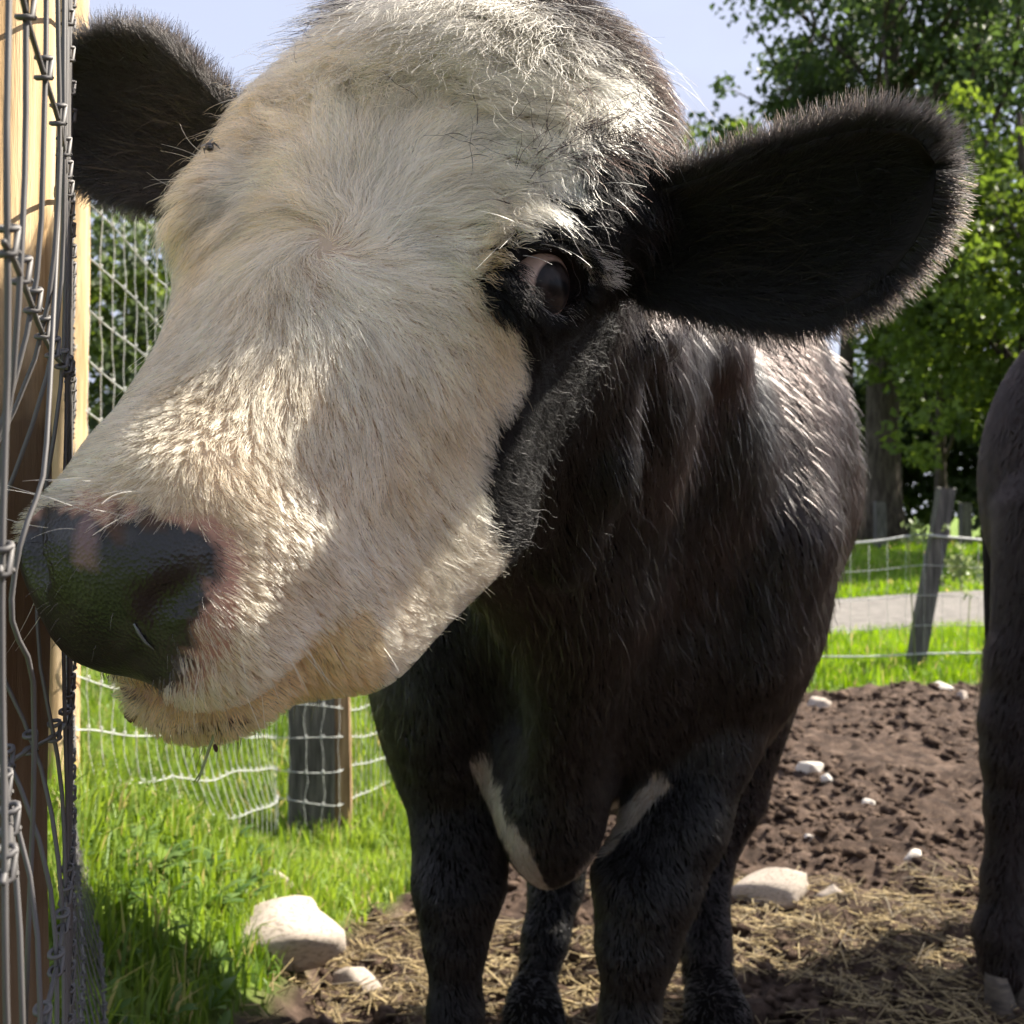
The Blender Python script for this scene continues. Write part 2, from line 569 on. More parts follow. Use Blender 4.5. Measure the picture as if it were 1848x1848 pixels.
straws('scattered_straw', X, Y, M_straw, 'dry yellow straw and hay trodden into the dirt around the hooves')

# ---------------------------------------------------------------- stones, each its own thing
M_stone = noisy_mat('pale_field_stone', (.26, .215, .18), (.56, .48, .41), scale=16, detail=10, rough=.85, bump=.55, bscale=90, spec=.25, c3=(.50, .43, .37))
M_pebble = noisy_mat('chalky_pebble', (.55, .50, .44), (.78, .73, .66), scale=20, detail=6, rough=.8, bump=.3, bscale=90, spec=.2)
def stone(px, py, wpx, hpx, label, mat=None, depth=.8, rz=0., name='stone', seed=1, zs=None, sink=.3):
    """a stone whose middle stands where the photograph's ground point lies"""
    Y = 3.0
    for _ in range(30):
        X = (px - 924) / 2000 * Y
        Y = .5 * Y + .5 * (CAMH - float(terr0(X, Y))) * 2000 / (py - 930)
    X = (px - 924) / 2000 * Y
    a = wpx / 2000 * Y / 2; c = hpx / 2000 * Y
    bm = bmesh.new(); bmesh.ops.create_icosphere(bm, subdivisions=3, radius=1)
    rs = random.Random(seed); off = Vector((rs.uniform(0, 50), rs.uniform(0, 50), rs.uniform(0, 50)))
    planes = [(Vector((rs.uniform(-1, 1), rs.uniform(-1, 1), rs.uniform(-.2, 1))).normalized(), rs.uniform(.42, .78)) for _ in range(11)]
    for v in bm.verts:
        p = v.co.copy()
        for nn, dd in planes:                      # facets knocked off
            e = p.dot(nn) - dd
            if e > 0: p -= nn * e * .95
        p *= 1 + .10 * mnoise.noise(p * 1.9 + off) + .035 * mnoise.noise(p * 6 + off)
        v.co = p
    me = bpy.data.meshes.new(name); bm.to_mesh(me); bm.free()
    me.polygons.foreach_set('use_smooth', np.ones(len(me.polygons), bool))
    me.materials.append(mat or M_stone)
    o = bpy.data.objects.new(name, me); COL.objects.link(o)
    o.scale = (a * 1.15, a * depth * 1.15, c / (1 - sink) * .58)
    o.rotation_euler = (0, 0, rz)
    o.location = (X, Y, float(terr(X, Y)) + o.scale[2] * (1 - 2 * sink) * .75)
    tag(o, label, 'stone')
stone(505, 1705, 262, 92, 'large pale weathered boulder half buried at the edge of the grass bank', seed=3, rz=.2, depth=.75, sink=.25)
stone(500, 1595, 60, 30, 'small brownish stone lying in grass just behind the large pale boulder', seed=5, sink=.3)
stone(645, 1775, 90, 50, 'rounded beige stone lying in straw beside the large pale boulder', seed=6, sink=.25)
stone(1400, 1622, 165, 52, 'broad flat cream stone with straw heaped along its edge', seed=8, depth=.6, sink=.3)
stone(1500, 1628, 80, 30, 'narrow tan stone sloping off the broad flat cream stone', seed=9, rz=-.4, depth=.5, sink=.3)
stone(1460, 1398, 50, 22, 'oval white stone, the larger of a touching pair on dark soil', M_pebble, seed=11, sink=.2)
stone(1493, 1413, 32, 15, 'small white stone touching the larger oval white stone', M_pebble, seed=12, sink=.2)
stone(1570, 1449, 30, 16, 'lone small white oval pebble on dark soil beyond the flat stone', M_pebble, seed=13, sink=.2)
stone(1648, 1560, 34, 22, 'round white pebble on dark soil close to the second cow hind leg', M_pebble, seed=14, sink=.2)
stone(1838, 1632, 40, 22, 'bluish white stone on soil just past the second cow lower leg', M_pebble, seed=15, sink=.2)
stone(1478, 1270, 46, 16, 'pale stone on the dirt edge under the leaning post', seed=16, sink=.3)
stone(1700, 1246, 44, 15, 'flat white stone on the grass edge beyond the soil', M_pebble, seed=17, sink=.3)
stone(1735, 1262, 26, 16, 'pinkish grey stone beside the flat white stone at the grass edge', seed=18, sink=.3)
stone(1458, 1515, 18, 12, 'tiny cream pebble in dark soil behind the broad flat stone', M_pebble, seed=19, sink=.2)
# ---------------------------------------------------------------- signed distance modelling
def roundcone(P,a,b,r1,r2):
    a=np.asarray(a,np.float32);b=np.asarray(b,np.float32);ba=b-a;L2=ba@ba
    t=np.clip(((P-a)@ba)/L2,0,1)
    q=P-a-t[:,None]*ba
    return np.sqrt((q*q).sum(1))-(r1+(r2-r1)*t)
def ellips(P,c,r,M=None):
    q=P-np.asarray(c,np.float32)
    if M is not None:q=q@M
    r=np.asarray(r,np.float32)
    k0=np.sqrt(((q/r)**2).sum(1));k1=np.sqrt(((q/(r*r))**2).sum(1))+1e-9
    return k0*(k0-1)/k1
def smin(a,b,k):
    h=np.clip(.5+.5*(b-a)/k,0,1);return b+(a-b)*h-k*h*(1-h)
def smax(a,b,k):return -smin(-a,-b,k)
def evalp(prims,P):
    P=P.astype(np.float32);d=None
    for op,k,fn in prims:
        e=fn(P).astype(np.float32)
        if d is None:d=e
        elif op=='+':d=smin(d,e,k)
        else:d=smax(d,-e,k)
    return d
def surfnet(prims,lo,hi,h,coarse=6):
    lo=np.array(lo,float);n=np.ceil((np.array(hi)-lo)/(h*coarse)).astype(int)
    H=h*coarse
    ax=[lo[i]+(np.arange(n[i]+1))*H for i in range(3)]
    G=np.stack(np.meshgrid(*ax,indexing='ij'),-1).reshape(-1,3)
    D=evalp(prims,G).reshape(n+1)
    # block active if |d| at center small
    C=np.stack(np.meshgrid(*[ax[i][:-1]+H/2 for i in range(3)],indexing='ij'),-1).reshape(-1,3)
    dc=evalp(prims,C).reshape(n)
    act=np.abs(dc)<H*1.5
    N=n*coarse
    F=np.repeat(np.repeat(np.repeat(np.where(dc>0,H,-H).astype(np.float32),coarse,0),coarse,1),coarse,2)
    F=np.pad(F,((0,1),)*3,mode='edge')
    idx=np.argwhere(act)
    loc=np.stack(np.meshgrid(*[np.arange(coarse+1)]*3,indexing='ij'),-1).reshape(-1,3)
    for s in range(0,len(idx),2000):
        I=(idx[s:s+2000,None,:]*coarse+loc[None]).reshape(-1,3)
        F[I[:,0],I[:,1],I[:,2]]=evalp(prims,lo+I*h)
    S=F<0
    c=[S[i:S.shape[0]-1+i,j:S.shape[1]-1+j,k:S.shape[2]-1+k] for i in(0,1) for j in(0,1) for k in(0,1)]
    allin=c[0].copy();anyin=c[0].copy()
    for x in c[1:]:allin&=x;anyin|=x
    cell=np.argwhere(anyin&~allin)
    vid=-np.ones(allin.shape,np.int32);vid[cell[:,0],cell[:,1],cell[:,2]]=np.arange(len(cell))
    cor=np.array([(i,j,k) for i in(0,1) for j in(0,1) for k in(0,1)])
    V=np.stack([F[cell[:,0]+o[0],cell[:,1]+o[1],cell[:,2]+o[2]] for o in cor],1)
    acc=np.zeros((len(cell),3));cnt=np.zeros(len(cell))
    for a in range(8):
        for b in range(a+1,8):
            if np.abs(cor[a]-cor[b]).sum()!=1:continue
            m=(V[:,a]<0)!=(V[:,b]<0);t=np.where(m,V[:,a]/np.where(m,V[:,a]-V[:,b],1),0)
            p=cor[a]+t[:,None]*(cor[b]-cor[a]);acc+=p*m[:,None];cnt+=m
    verts=lo+(cell+acc/cnt[:,None])*h
    quads=[]
    for ax_ in range(3):
        o=[0,0,0];o[ax_]=1
        A=S[:S.shape[0]-o[0],:S.shape[1]-o[1],:S.shape[2]-o[2]];B=S[o[0]:,o[1]:,o[2]:]
        e=np.argwhere(A!=B);flip=A[e[:,0],e[:,1],e[:,2]]
        u,v=[(1,2),(2,0),(0,1)][ax_]
        ok=(e[:,u]>0)&(e[:,v]>0)&(e[:,u]<allin.shape[u])&(e[:,v]<allin.shape[v]);e=e[ok];flip=flip[ok]
        def g(du,dv):
            q=e.copy();q[:,u]-=du;q[:,v]-=dv;return vid[q[:,0],q[:,1],q[:,2]]
        q=np.stack([g(1,1),g(0,1),g(0,0),g(1,0)],1)
        q[~flip]=q[~flip][:,::-1]
        quads.append(q)
    q=np.concatenate(quads);q=q[(q>=0).all(1)]
    return verts,q,(F,lo,h)
# ---------------------------------------------------------------- the white-faced cow: shapes
# head frame in cm: u poll->nose, v the animal's left, w out of the forehead
HR=np.array([-0.3929,0.9153,-0.0885,-0.5904,-0.3248,-0.7389,-0.705,-0.2381,0.668]).reshape(3,3)
_u,_s,_v=np.linalg.svd(HR);HR=_u@_v
HT=np.array([-0.084200,0.640400,0.167100+CAMH])
def HW(p):return np.asarray(p,float)/100@HR.T+HT     # head cm -> world
prims=[]
def HE(c,r,k,rot=None,op='+'):
    M=HR if rot is None else HR@rot
    cw=HW(c);rr=np.array(r)/100
    prims.append((op,k/100,lambda P,cw=cw,rr=rr,M=M.astype(np.float32):ellips(P,cw,rr,M)))
def HC(a,b,r1,r2,k,op='+'):
    aw,bw=HW(a),HW(b);prims.append((op,k/100,lambda P:roundcone(P,aw,bw,r1/100,r2/100)))
def rot(axis,deg):
    a=np.radians(deg);c,s=np.cos(a),np.sin(a)
    return {'u':np.array([[1,0,0],[0,c,-s],[0,s,c]]),'v':np.array([[c,0,s],[0,1,0],[-s,0,c]]),'w':np.array([[c,-s,0],[s,c,0],[0,0,1]])}[axis]
def WE(c,r,k,M=None,op='+'):
    prims.append((op,k,lambda P,c=c,r=r,M=M:ellips(P,c,r,M)))
def WC(a,b,r1,r2,k,op='+'):
    prims.append((op,k,lambda P,a=a,b=b,r1=r1,r2=r2:roundcone(P,a,b,r1,r2)))
def PX(x,y,Y):return np.array([(x-924)/2000*Y,Y,CAMH+(930-y)/2000*Y])
def eyeM(s):
    a=np.array([-.68,.41,-.6]);n=np.array([.15,.86,.45]);a/=np.linalg.norm(a);n-=a*(n@a);n/=np.linalg.norm(n)
    M=np.stack([a,np.cross(n,a),n],1)
    if s<0:M=M*np.array([[1],[-1],[1]])
    return M
def build_head():
    HE((-8,0,-5),(12.5,12.2,8.0),3)
    HE((-11.5,0,-1.2),(8.5,12.2,5.2),5)
    HE((-14.5,0,-.5),(5.5,8.5,5.2),4)
    HE((-3,0,-3.2),(13,10.6,5.2),3)
    for s in(1,-1):
        HE((-.5,9.5*s,-2.4),(4.8,2.6,3.2),2.5)
        HE((-6.5,10.4*s,-2.2),(6.0,3.0,3.8),3)
    HC((4,0,-2.8),(20,0,-2.4),4.5,3.4,3)
    for s in(1,-1):
        HC((5,4.6*s,-5),(18,3.0*s,-4.8),4.8,3.9,3)
        HE((2,7.0*s,-10),(9.5,3.2,8.5),3)
        HC((4.5,6.2*s,-18.3),(16,4.4*s,-16.6),3.3,3.3,4)
        HC((6,5*s,-11),(18,3.8*s,-10),3.8,3.6,3)
        HC((7,5.6*s,-14),(18,4.2*s,-13),3.4,3.2,3.5)
    HC((4,0,-14),(18,0,-13.2),5,4.2,3)
    HE((20.3,0,-5.6),(5.2,6.6,6.0),2.0)
    HE((23.8,-.7,-5.2),(3.7,6.8,5.1),1.5)
    for s in(1,-1):
        HE((23.6,2.9*s,-7.7),(3.8,3.5,2.2),2.0)
    for s in(1,-1):HC((21.5,2.2*s,-12.6),(14,4.6*s,-15.2),2.5,3.0,2.0)
    HE((22.6,0.2,-12.0),(5.0,5.2,2.9),.45)
    # nostrils
    for s in(1,-1):
        o=0. if s>0 else 1.2
        HC((22.9,5.7*s,-1.2),(24.7,(4.3+o*.5)*s,-1.7),.32,.62,.35,'-')
        HC((24.7,(4.3+o*.5)*s,-1.7),(26.2,(2.9+o)*s,-2.5),.62,.80,.35,'-')
        HC((26.2,(2.9+o)*s,-2.5),(27.2,(2.3+o)*s,-4.0),.70,.28,.35,'-')
    # eye sockets: lids bulge, then opening
    for s in(1,-1):
        HE((.4,10.1*s,-1.2),(4.2,2.0,3.0),1.0)
        HE((.55,11.9*s,-1.0),(2.8,1.5,2.3),.3,eyeM(s),'-')
def build_body():
    # neck
    WC(HW((-10,0,-11.5)),PX(1150,830,1.28),.10,.17,.05)
    WC(HW((-2,0,-13)),PX(1060,1010,1.22),.06,.12,.05)
    WC(PX(1235,650,1.05),PX(1190,1050,1.2),.055,.06,.04)     # neck muscle
    WC(PX(1290,770,1.45),PX(1330,880,1.78),.165,.19,.10)       # withers/back
    WE((.125,1.47,.84),(.235,.30,.29),.08)                        # chest
    WE((.165,1.74,.80),(.300,.42,.35),.10)                      # barrel
    WE((.22,1.95,.86),(.24,.20,.28),.08)
    WE(PX(1320,960,1.42),(.115,.20,.26),.05)
    WE(PX(815,1130,1.45),(.105,.20,.25),.05)
    WE(PX(985,1400,1.42),(.062,.17,.130),.05)                    # brisket
    WC(PX(1155,630,.845),PX(1085,830,.88),.030,.034,.018);WC(PX(1085,830,.88),PX(1012,995,.935),.034,.026,.018)   # throat fold
    WC(PX(1195,680,.845),PX(1130,1010,.945),.018,.020,.035,'-')
    WC(PX(1400,640,1.325),PX(1405,960,1.245),.042,.042,.05);WC(PX(1405,960,1.245),PX(1355,1190,1.265),.042,.036,.05)   # shoulder ridge
    WC(PX(1335,770,1.005),PX(1300,1150,1.125),.034,.040,.07,'-')
    WC(PX(1050,1120,1.065),PX(1000,1480,1.285),.030,.034,.09)
    def leg(pts,k=.02):
        for (a,ra),(b,rb) in zip(pts,pts[1:]):WC(a,b,ra,rb,k)
    def foot(p,w,d=(0,-1)):
        x,y,z=p
        WC((x,y,.05),(x+d[0]*.02,y+d[1]*.03,.03),w*.95,w*1.15,.01)
    a=PX(822,2150,1.40)
    leg([(PX(800,1200,1.42),.088),(PX(812,1380,1.40),.056),(PX(826,1500,1.39),.050),(PX(828,1600,1.38),.051),(PX(822,1690,1.38),.034),(PX(822,1830,1.39),.028),(PX(822,2010,1.40),.036),(PX(822,2110,1.40),.030),(np.array([PX(822,2000,1.40)[0],1.38,.06]),.042)],.025);foot((PX(822,2000,1.4)[0],1.38,0),.045)
    leg([(PX(1265,1180,1.38),.092),(PX(1262,1330,1.36),.066),(PX(1222,1480,1.34),.056),(PX(1166,1600,1.33),.057),(PX(1150,1700,1.33),.043),(PX(1136,1840,1.34),.030),(PX(1128,2020,1.35),.038),(PX(1128,2130,1.36),.031),(np.array([PX(1128,2000,1.36)[0],1.34,.06]),.042)],.025);foot((PX(1128,2000,1.36)[0],1.34,0),.045)
    leg([(PX(1020,1180,2.0),.13),(PX(1010,1480,2.04),.064),(PX(1003,1600,2.05),.046),(PX(985,1690,2.02),.038),(PX(965,1790,2.0),.036)]);foot((PX(962,1800,1.97)[0],1.95,0),.048)
    leg([(PX(1320,1180,2.0),.14),(PX(1310,1430,2.06),.072),(PX(1275,1560,2.06),.044),(PX(1270,1690,2.02),.044),(PX(1282,1790,2.0),.046)]);foot((PX(1284,1800,1.97)[0],1.95,0),.052)

# hair direction on the face (mm, then direction in %), and outlines of the coat patches on a fan of lines from one point before the head
FLOW=np.array([(19,-21,22,-77,-63,-8),(4,-15,24,-90,-42,9),(2,13,25,-97,21,14),(26,32,18,-65,74,-17),(57,39,12,30,89,-34),(74,23,14,85,46,-26),(79,6,17,99,9,-14),(55,-30,15,41,-85,-31),(21,-35,18,-53,-82,-20),(33,-2,24,-90,-43,5),(42,13,21,-40,91,-10),(59,12,19,87,45,-21),(51,-2,21,31,-95,-8),(-16,-86,16,35,-94,6),(7,-84,12,76,-64,13),(35,-77,4,92,-31,-26),(-49,-84,24,-44,-90,-3),(-84,-120,19,6,-81,-58),(-55,-45,36,-78,-62,6),(-98,-87,31,19,-91,-37),(-36,3,36,-96,-7,28),(-69,-32,42,-81,-58,8),(-76,5,46,-94,27,21),(-92,-25,48,92,-29,-25),(-126,-2,55,96,26,-7),(-152,23,53,91,40,12),(-109,34,50,94,25,-21),(-135,48,49,72,67,-17),(-41,35,34,-84,51,15),(-24,59,23,-57,81,-9),(4,54,15,-56,82,-9),(-77,65,36,-40,89,-21),(-101,79,35,17,89,-42),(-73,100,26,69,68,-25),(-53,98,23,36,91,-20),(-52,117,16,79,46,-41),(-14,89,17,51,85,12),(-18,111,14,44,78,-44),(-27,126,1,5,54,-84),(38,56,9,-17,93,-31),(18,76,7,41,91,-9),(62,67,0,11,89,-45),(46,91,-3,32,87,-38),(81,50,3,53,73,-43),(93,76,-17,48,51,-71),(67,95,-26,3,42,-91),(48,107,-47,-38,7,-92),(118,58,-9,75,47,-46),(148,68,-24,68,34,-65),(118,83,-48,0,13,-99),(86,96,-79,-24,12,-96),(115,90,-96,-10,22,-97),(94,99,-145,-55,5,-83),(152,77,-84,13,27,-95),(137,90,-125,-26,11,-96),(102,86,-189,-58,-31,-75),(117,32,5,86,43,-27),(151,46,-5,82,44,-37),(182,53,-12,72,53,-45),(149,23,8,96,23,-14),(136,0,13,99,15,-4),(182,22,8,93,36,-7),(178,-2,12,97,23,5),(206,8,12,97,19,-15),(217,0,9,91,-18,-38),(222,-18,5,77,-48,-41),(124,-40,1,98,20,1),(83,-67,-6,96,2,-29),(208,41,-4,65,49,-57),(210,60,-26,14,45,-88),(213,50,-15,-1,68,-74),(237,59,-36,-7,39,-92),(211,69,-64,-13,4,-99),(256,56,-56,-6,36,-93),(219,56,-106,-25,8,-97),(191,78,-103,-12,22,-97),(206,69,-132,-39,15,-91),(172,80,-158,-46,0,-89),(217,25,3,72,44,-54),(228,6,4,93,5,-37),(225,-45,-9,41,-76,-51),(260,57,-70,-18,38,-91),(272,8,-108,53,36,-77),(266,30,-113,24,39,-89),(272,-30,-116,-11,-45,-88),(249,46,-111,-17,61,-77),(-8,118,8,-3,63,-78),(32,117,-11,-8,16,-98),(-5,118,-54,-55,-28,-79),(-51,121,-72,-60,-38,-70),(-38,135,-16,-44,21,-87),(-58,128,7,26,56,-79),(-113,122,10,41,69,-60),(-159,88,25,38,80,-46)],float)
POLY_WHITE=[(-136,48),(-129,96),(-95,121),(-31,154),(28,170),(86,177),(149,167),(194,149),(216,108),(230,74),(233,36),(204,31),(190,16),(192,-6),(169,-25),(141,-42),(106,-65),(93,-84),(95,-103),(114,-111),(118,-137),(109,-166),(88,-188),(63,-215),(54,-244),(49,-292),(61,-318),(55,-342),(21,-362),(-3,-388),(-17,-414),(-55,-441),(-132,-445),(-202,-445),(-277,-445),(-335,-406),(-377,-355),(-404,-293),(-390,-215),(-357,-170),(-321,-147),(-276,-126),(-218,-74),(-167,-31),(-150,9)]
POLY_NOSE=[(-404,-293),(-384,-227),(-355,-196),(-328,-179),(-301,-196),(-291,-210),(-281,-223),(-268,-212),(-251,-217),(-234,-224),(-210,-228),(-193,-237),(-190,-255),(-194,-281),(-215,-291),(-209,-307),(-231,-313),(-229,-334),(-250,-345),(-256,-365),(-278,-380),(-305,-374),(-319,-359),(-342,-357),(-365,-338),(-386,-316)]
POLY_PINK=[(-337,-169),(-294,-173),(-275,-191),(-247,-202),(-231,-214),(-189,-224),(-173,-243),(-174,-269),(-191,-310),(-200,-341),(-220,-368),(-240,-383),(-278,-390),(-313,-384),(-350,-369),(-372,-337),(-406,-298),(-385,-216)]
# ---------------------------------------------------------------- the white-faced cow: mesh, coat, parts
build_head(); n_head = len(prims); build_body()
head_prims = prims[:n_head]
CV, CQ, GRID = surfnet(prims, (-.36, .36, -.03), (.76, 2.78, 1.36), .006)

def grid_sd(P, grid):
    F, lo, h = grid
    g = (P - lo) / h
    g = np.clip(g, 0, np.array(F.shape) - 1.001)
    i = g.astype(np.int32); f = (g - i).astype(np.float32)
    x, y, z = i.T; a, b, c = f.T
    return ((F[x, y, z] * (1 - a) + F[x + 1, y, z] * a) * (1 - b) + (F[x, y + 1, z] * (1 - a) + F[x + 1, y + 1, z] * a) * b) * (1 - c) + \
           ((F[x, y, z + 1] * (1 - a) + F[x + 1, y, z + 1] * a) * (1 - b) + (F[x, y + 1, z + 1] * (1 - a) + F[x + 1, y + 1, z + 1] * a) * b) * c

def grid_n(P, grid, e=.006):
    g = np.stack([grid_sd(P + e * np.eye(3)[a], grid) - grid_sd(P - e * np.eye(3)[a], grid) for a in range(3)], 1)
    return g / (np.linalg.norm(g, axis=1)[:, None] + 1e-9)

def unit(v):
    return v / (np.linalg.norm(v, axis=1)[:, None] + 1e-9)

O0 = np.array([.4628, .3249, .3541]); N0 = O0 / np.linalg.norm(O0); N0 /= np.linalg.norm(N0)
E1 = np.cross([0, 0, 1.], N0); E1 /= np.linalg.norm(E1); E2 = np.cross(N0, E1)

def in_poly(p, poly):
    poly = np.asarray(poly, float) / 1000
    c = np.zeros(len(p), bool)
    x, y = p[:, 0], p[:, 1]
    for (x0, y0), (x1, y1) in zip(poly, np.roll(poly, -1, 0)):
        m = (y0 > y) != (y1 > y)
        xi = (x1 - x0) * (y - y0) / (y1 - y0 + 1e-12) + x0
        c ^= m & (x < xi)
    return c

def wob(P, s, amp, seed):
    return np.stack([fbm(P[:, 0] * s + P[:, 2] * s * .7 + 13 * k, P[:, 1] * s - P[:, 2] * s * .6 + 7 * k, 3, seed + k) - .5 for k in range(3)], 1) * 2 * amp

def patches(P, Nn):
    """which part of the coat a point belongs to: 0 black, 1 white, 2 nose leather, 3 pink skin with sparse hair"""
    h = (P - HT) @ HR
    nh = Nn @ HR
    far = (nh @ N0) < -.12
    h0v = h[:, 1].copy()
    back_near = far & (h[:, 1] > 0)
    h[far & (h[:, 1] < 0), 1] *= -1
    hw = h + wob(h, 60, .0045, 3)
    hq = hw - O0
    p2 = np.stack([hq @ E1, hq @ E2], 1) / (-(hq @ N0))[:, None]
    w_ = in_poly(p2, POLY_WHITE); no = in_poly(p2, POLY_NOSE); pk = in_poly(p2, POLY_PINK)
    dh = evalp(head_prims, P)
    onhead = dh < .012
    # the white stops behind the poll and under the throat
    back = (nh[:, 0] < -.62) | (h[:, 0] < -.165) | back_near
    k = np.zeros(len(P), int)
    w_ = w_ | ((h0v < 0) & (h[:, 0] > -.125))
    k[w_ & onhead & ~back] = 1
    muz = h[:, 0] > .165
    k[pk & onhead & muz & (k == 1)] = 3
    k[no & onhead & muz & (h[:, 2] > -.089)] = 2
    # pale edges where the brisket meets the forelegs
    def seg(ax, az, bx, bz):
        t = np.clip(((P[:, 0] - ax) * (bx - ax) + (P[:, 2] - az) * (bz - az)) / ((bx - ax) ** 2 + (bz - az) ** 2), 0, 1)
        return np.hypot(P[:, 0] - ax - t * (bx - ax), P[:, 2] - az - t * (bz - az))
    vd = np.minimum(seg(-.036, .61, .043, .44), seg(.043, .44, .175, .585)) + .02 * (fbm(P[:, 0] * 22, P[:, 1] * 22 + P[:, 2] * 15, 2, 8) - .5)
    k[(vd < .013) & (P[:, 1] > 1.22) & (P[:, 1] < 1.62) & (dh > .1)] = 4
    return k, h, dh

CN = grid_n(CV, GRID)
ck, ch, cdh = patches(CV, CN)
skin = np.zeros((len(CV), 3)); wet = np.zeros(len(CV))
skin[:] = (.005, .0045, .0045)
skin[ck == 1] = (.48, .37, .27)
skin[ck == 4] = (.30, .25, .21)
nmot = fbm(ch[:, 0] * 90 + ch[:, 2] * 40, ch[:, 1] * 90 - ch[:, 2] * 60, 3, 17)
nose_c = np.where((nmot > .60)[:, None], (.030, .027, .026), (.015, .0145, .014))
pinkspot = (fbm(ch[:, 0] * 70 + 3, ch[:, 1] * 70 + ch[:, 2] * 40, 3, 29) > .70) & (ch[:, 2] > -.022)
nose_c = np.where(pinkspot[:, None], (.15, .085, .08), nose_c)
skin[ck == 2] = nose_c[ck == 2]; wet[ck == 2] = 1
darkspot = fbm(ch[:, 0] * 55 + 9, ch[:, 1] * 55 - ch[:, 2] * 50, 3, 91) > .60
pk_c = np.where(darkspot[:, None], (.10, .065, .055), (.40, .235, .185))
skin[ck == 3] = pk_c[ck == 3]
# black rim of the eyelids and the hollow of the nostrils
eyec = np.array([.55, 11.6, -1.0]) / 100
EYM = eyeM(1)
ed = np.linalg.norm((ch * [1, 1, 1] - eyec) @ EYM / np.array([.030, .0185, .03]), axis=1)
skin[ed < 1.5] = (.012, .010, .010)
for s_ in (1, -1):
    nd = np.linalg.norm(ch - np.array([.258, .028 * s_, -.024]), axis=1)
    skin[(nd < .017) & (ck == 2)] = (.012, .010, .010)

cow = tag(empty('cow', (.15, 1.6, 0)), 'white faced black cow pressing its muzzle to the wire fence', 'cow')
M_skin = attr_mat('cow_skin', rough=.85, spec=.25, bump=.28, bscale=520)
cow_body = obj('body', CV, CQ, M_skin, cow)
set_attr(cow_body.data, 'wet', wet, 'FLOAT')

# ---- hair growing
tF = FLOW.copy()
_mir = tF[tF[:, 1] > 45].copy(); _mir[:, 1] *= -1; _mir[:, 4] *= -1
_mir = _mir[np.array([np.min(np.linalg.norm(tF[:, :3] - r[:3], axis=1)) > 35 for r in _mir])]
tF = np.concatenate([tF, _mir])
FP = tF[:, :3] / 1000; FD = unit(tF[:, 3:])

def flow(P, dh):
    """combed direction of the coat at world points"""
    out = np.zeros((len(P), 3))
    near = np.where(dh < .05)[0]
    FPf = FP.astype(np.float32)
    for s in range(0, len(near), 20000):
        id_ = near[s:s + 20000]
        h = ((P[id_] - HT) @ HR).astype(np.float32)
        d2 = (h * h).sum(1)[:, None] + (FPf * FPf).sum(1)[None] - 2 * h @ FPf.T
        w_ = 1 / (np.maximum(d2, 0) + .010 ** 2) ** 2
        w_ /= w_.sum(1)[:, None]
        d = w_ @ FD
        rr = h - np.array([.046, .003, .022], np.float32)                  # the whorl turns as it spreads
        an = (.85 * np.exp(-(rr ** 2).sum(1) / .052 ** 2))[:, None]
        d = d * np.cos(an) + np.stack([-d[:, 1], d[:, 0], d[:, 2] * 0], 1) * np.sin(an)
        out[id_] = d @ HR.T
    b = np.tile(np.array([.20, .34, -.90]), (len(P), 1))
    b[:, 0] += .5 * (fbm(P[:, 0] * 5 + P[:, 2] * 4, P[:, 1] * 5 - P[:, 2] * 3, 2, 5) - .5)
    k = sstep(.004, .05, dh)[:, None]
    return unit(out * (1 - k) + b * k)

_fl = patches(CV + flow(CV, cdh) * .013, CN)[0]
skin[(ck == 1) & (_fl == 0)] = (.005, .0045, .0045)
set_attr(cow_body.data, 'col', skin)

def add_hair(name, pts, rad, col, mat, parent):
    """pts (n, m, 3) strands -> one hair object"""
    n, m = pts.shape[:2]
    hc = bpy.data.hair_curves.new(name)
    hc.add_curves([m] * n)
    o = bpy.data.objects.new(name, hc)
    COL.objects.link(o)
    hc.attributes['position'].data.foreach_set('vector', np.ascontiguousarray(pts, np.float32).ravel())
    ra = hc.attributes.new('radius', 'FLOAT', 'POINT') if 'radius' not in hc.attributes else hc.attributes['radius']
    prof = np.linspace(1, .22, m) ** .9
    ra.data.foreach_set('value', (np.asarray(rad)[:, None] * prof).astype(np.float32).ravel())
    ca = hc.attributes.new('col', 'FLOAT_COLOR', 'CURVE')
    c4 = np.ones((n, 4), np.float32); c4[:, :3] = col
    ca.data.foreach_set('color', c4.ravel())
    hc.materials.append(mat)
    o.parent = parent
    off = Vector((0, 0, 0)); b_ = parent
    while b_ is not None:
        off += b_.location; b_ = b_.parent
    o.location = -off
    return o

def roots(V, Q, dens, rng):
    """random points on quads, dens per square metre for each quad"""
    T = np.concatenate([Q[:, [0, 1, 2]], Q[:, [0, 2, 3]]]); d = np.concatenate([dens, dens])
    A = np.linalg.norm(np.cross(V[T[:, 1]] - V[T[:, 0]], V[T[:, 2]] - V[T[:, 0]]), axis=1) / 2
    c = np.cumsum(A * d)
    n = int(c[-1])
    t = np.searchsorted(c, rng.uniform(0, c[-1], n))
    a, b = rng.uniform(0, 1, (2, n)); f = a + b > 1; a[f] = 1 - a[f]; b[f] = 1 - b[f]
    t = np.clip(t, 0, len(T) - 1)
    return V[T[t, 0]] + a[:, None] * (V[T[t, 1]] - V[T[t, 0]]) + b[:, None] * (V[T[t, 2]] - V[T[t, 0]])

def cell_rand(P, size, rng_seed, k=3):
    c = np.floor(P / size).astype(np.int64)
    h = (c[:, 0] * 73856093) ^ (c[:, 1] * 19349663) ^ (c[:, 2] * 83492791) ^ rng_seed
    r = np.empty((len(P), k))
    for i in range(k):
        h = (h * 1103515245 + 12345) & 0x7fffffff
        r[:, i] = ((h >> 8) & 0xffff) / 65535.
    return r

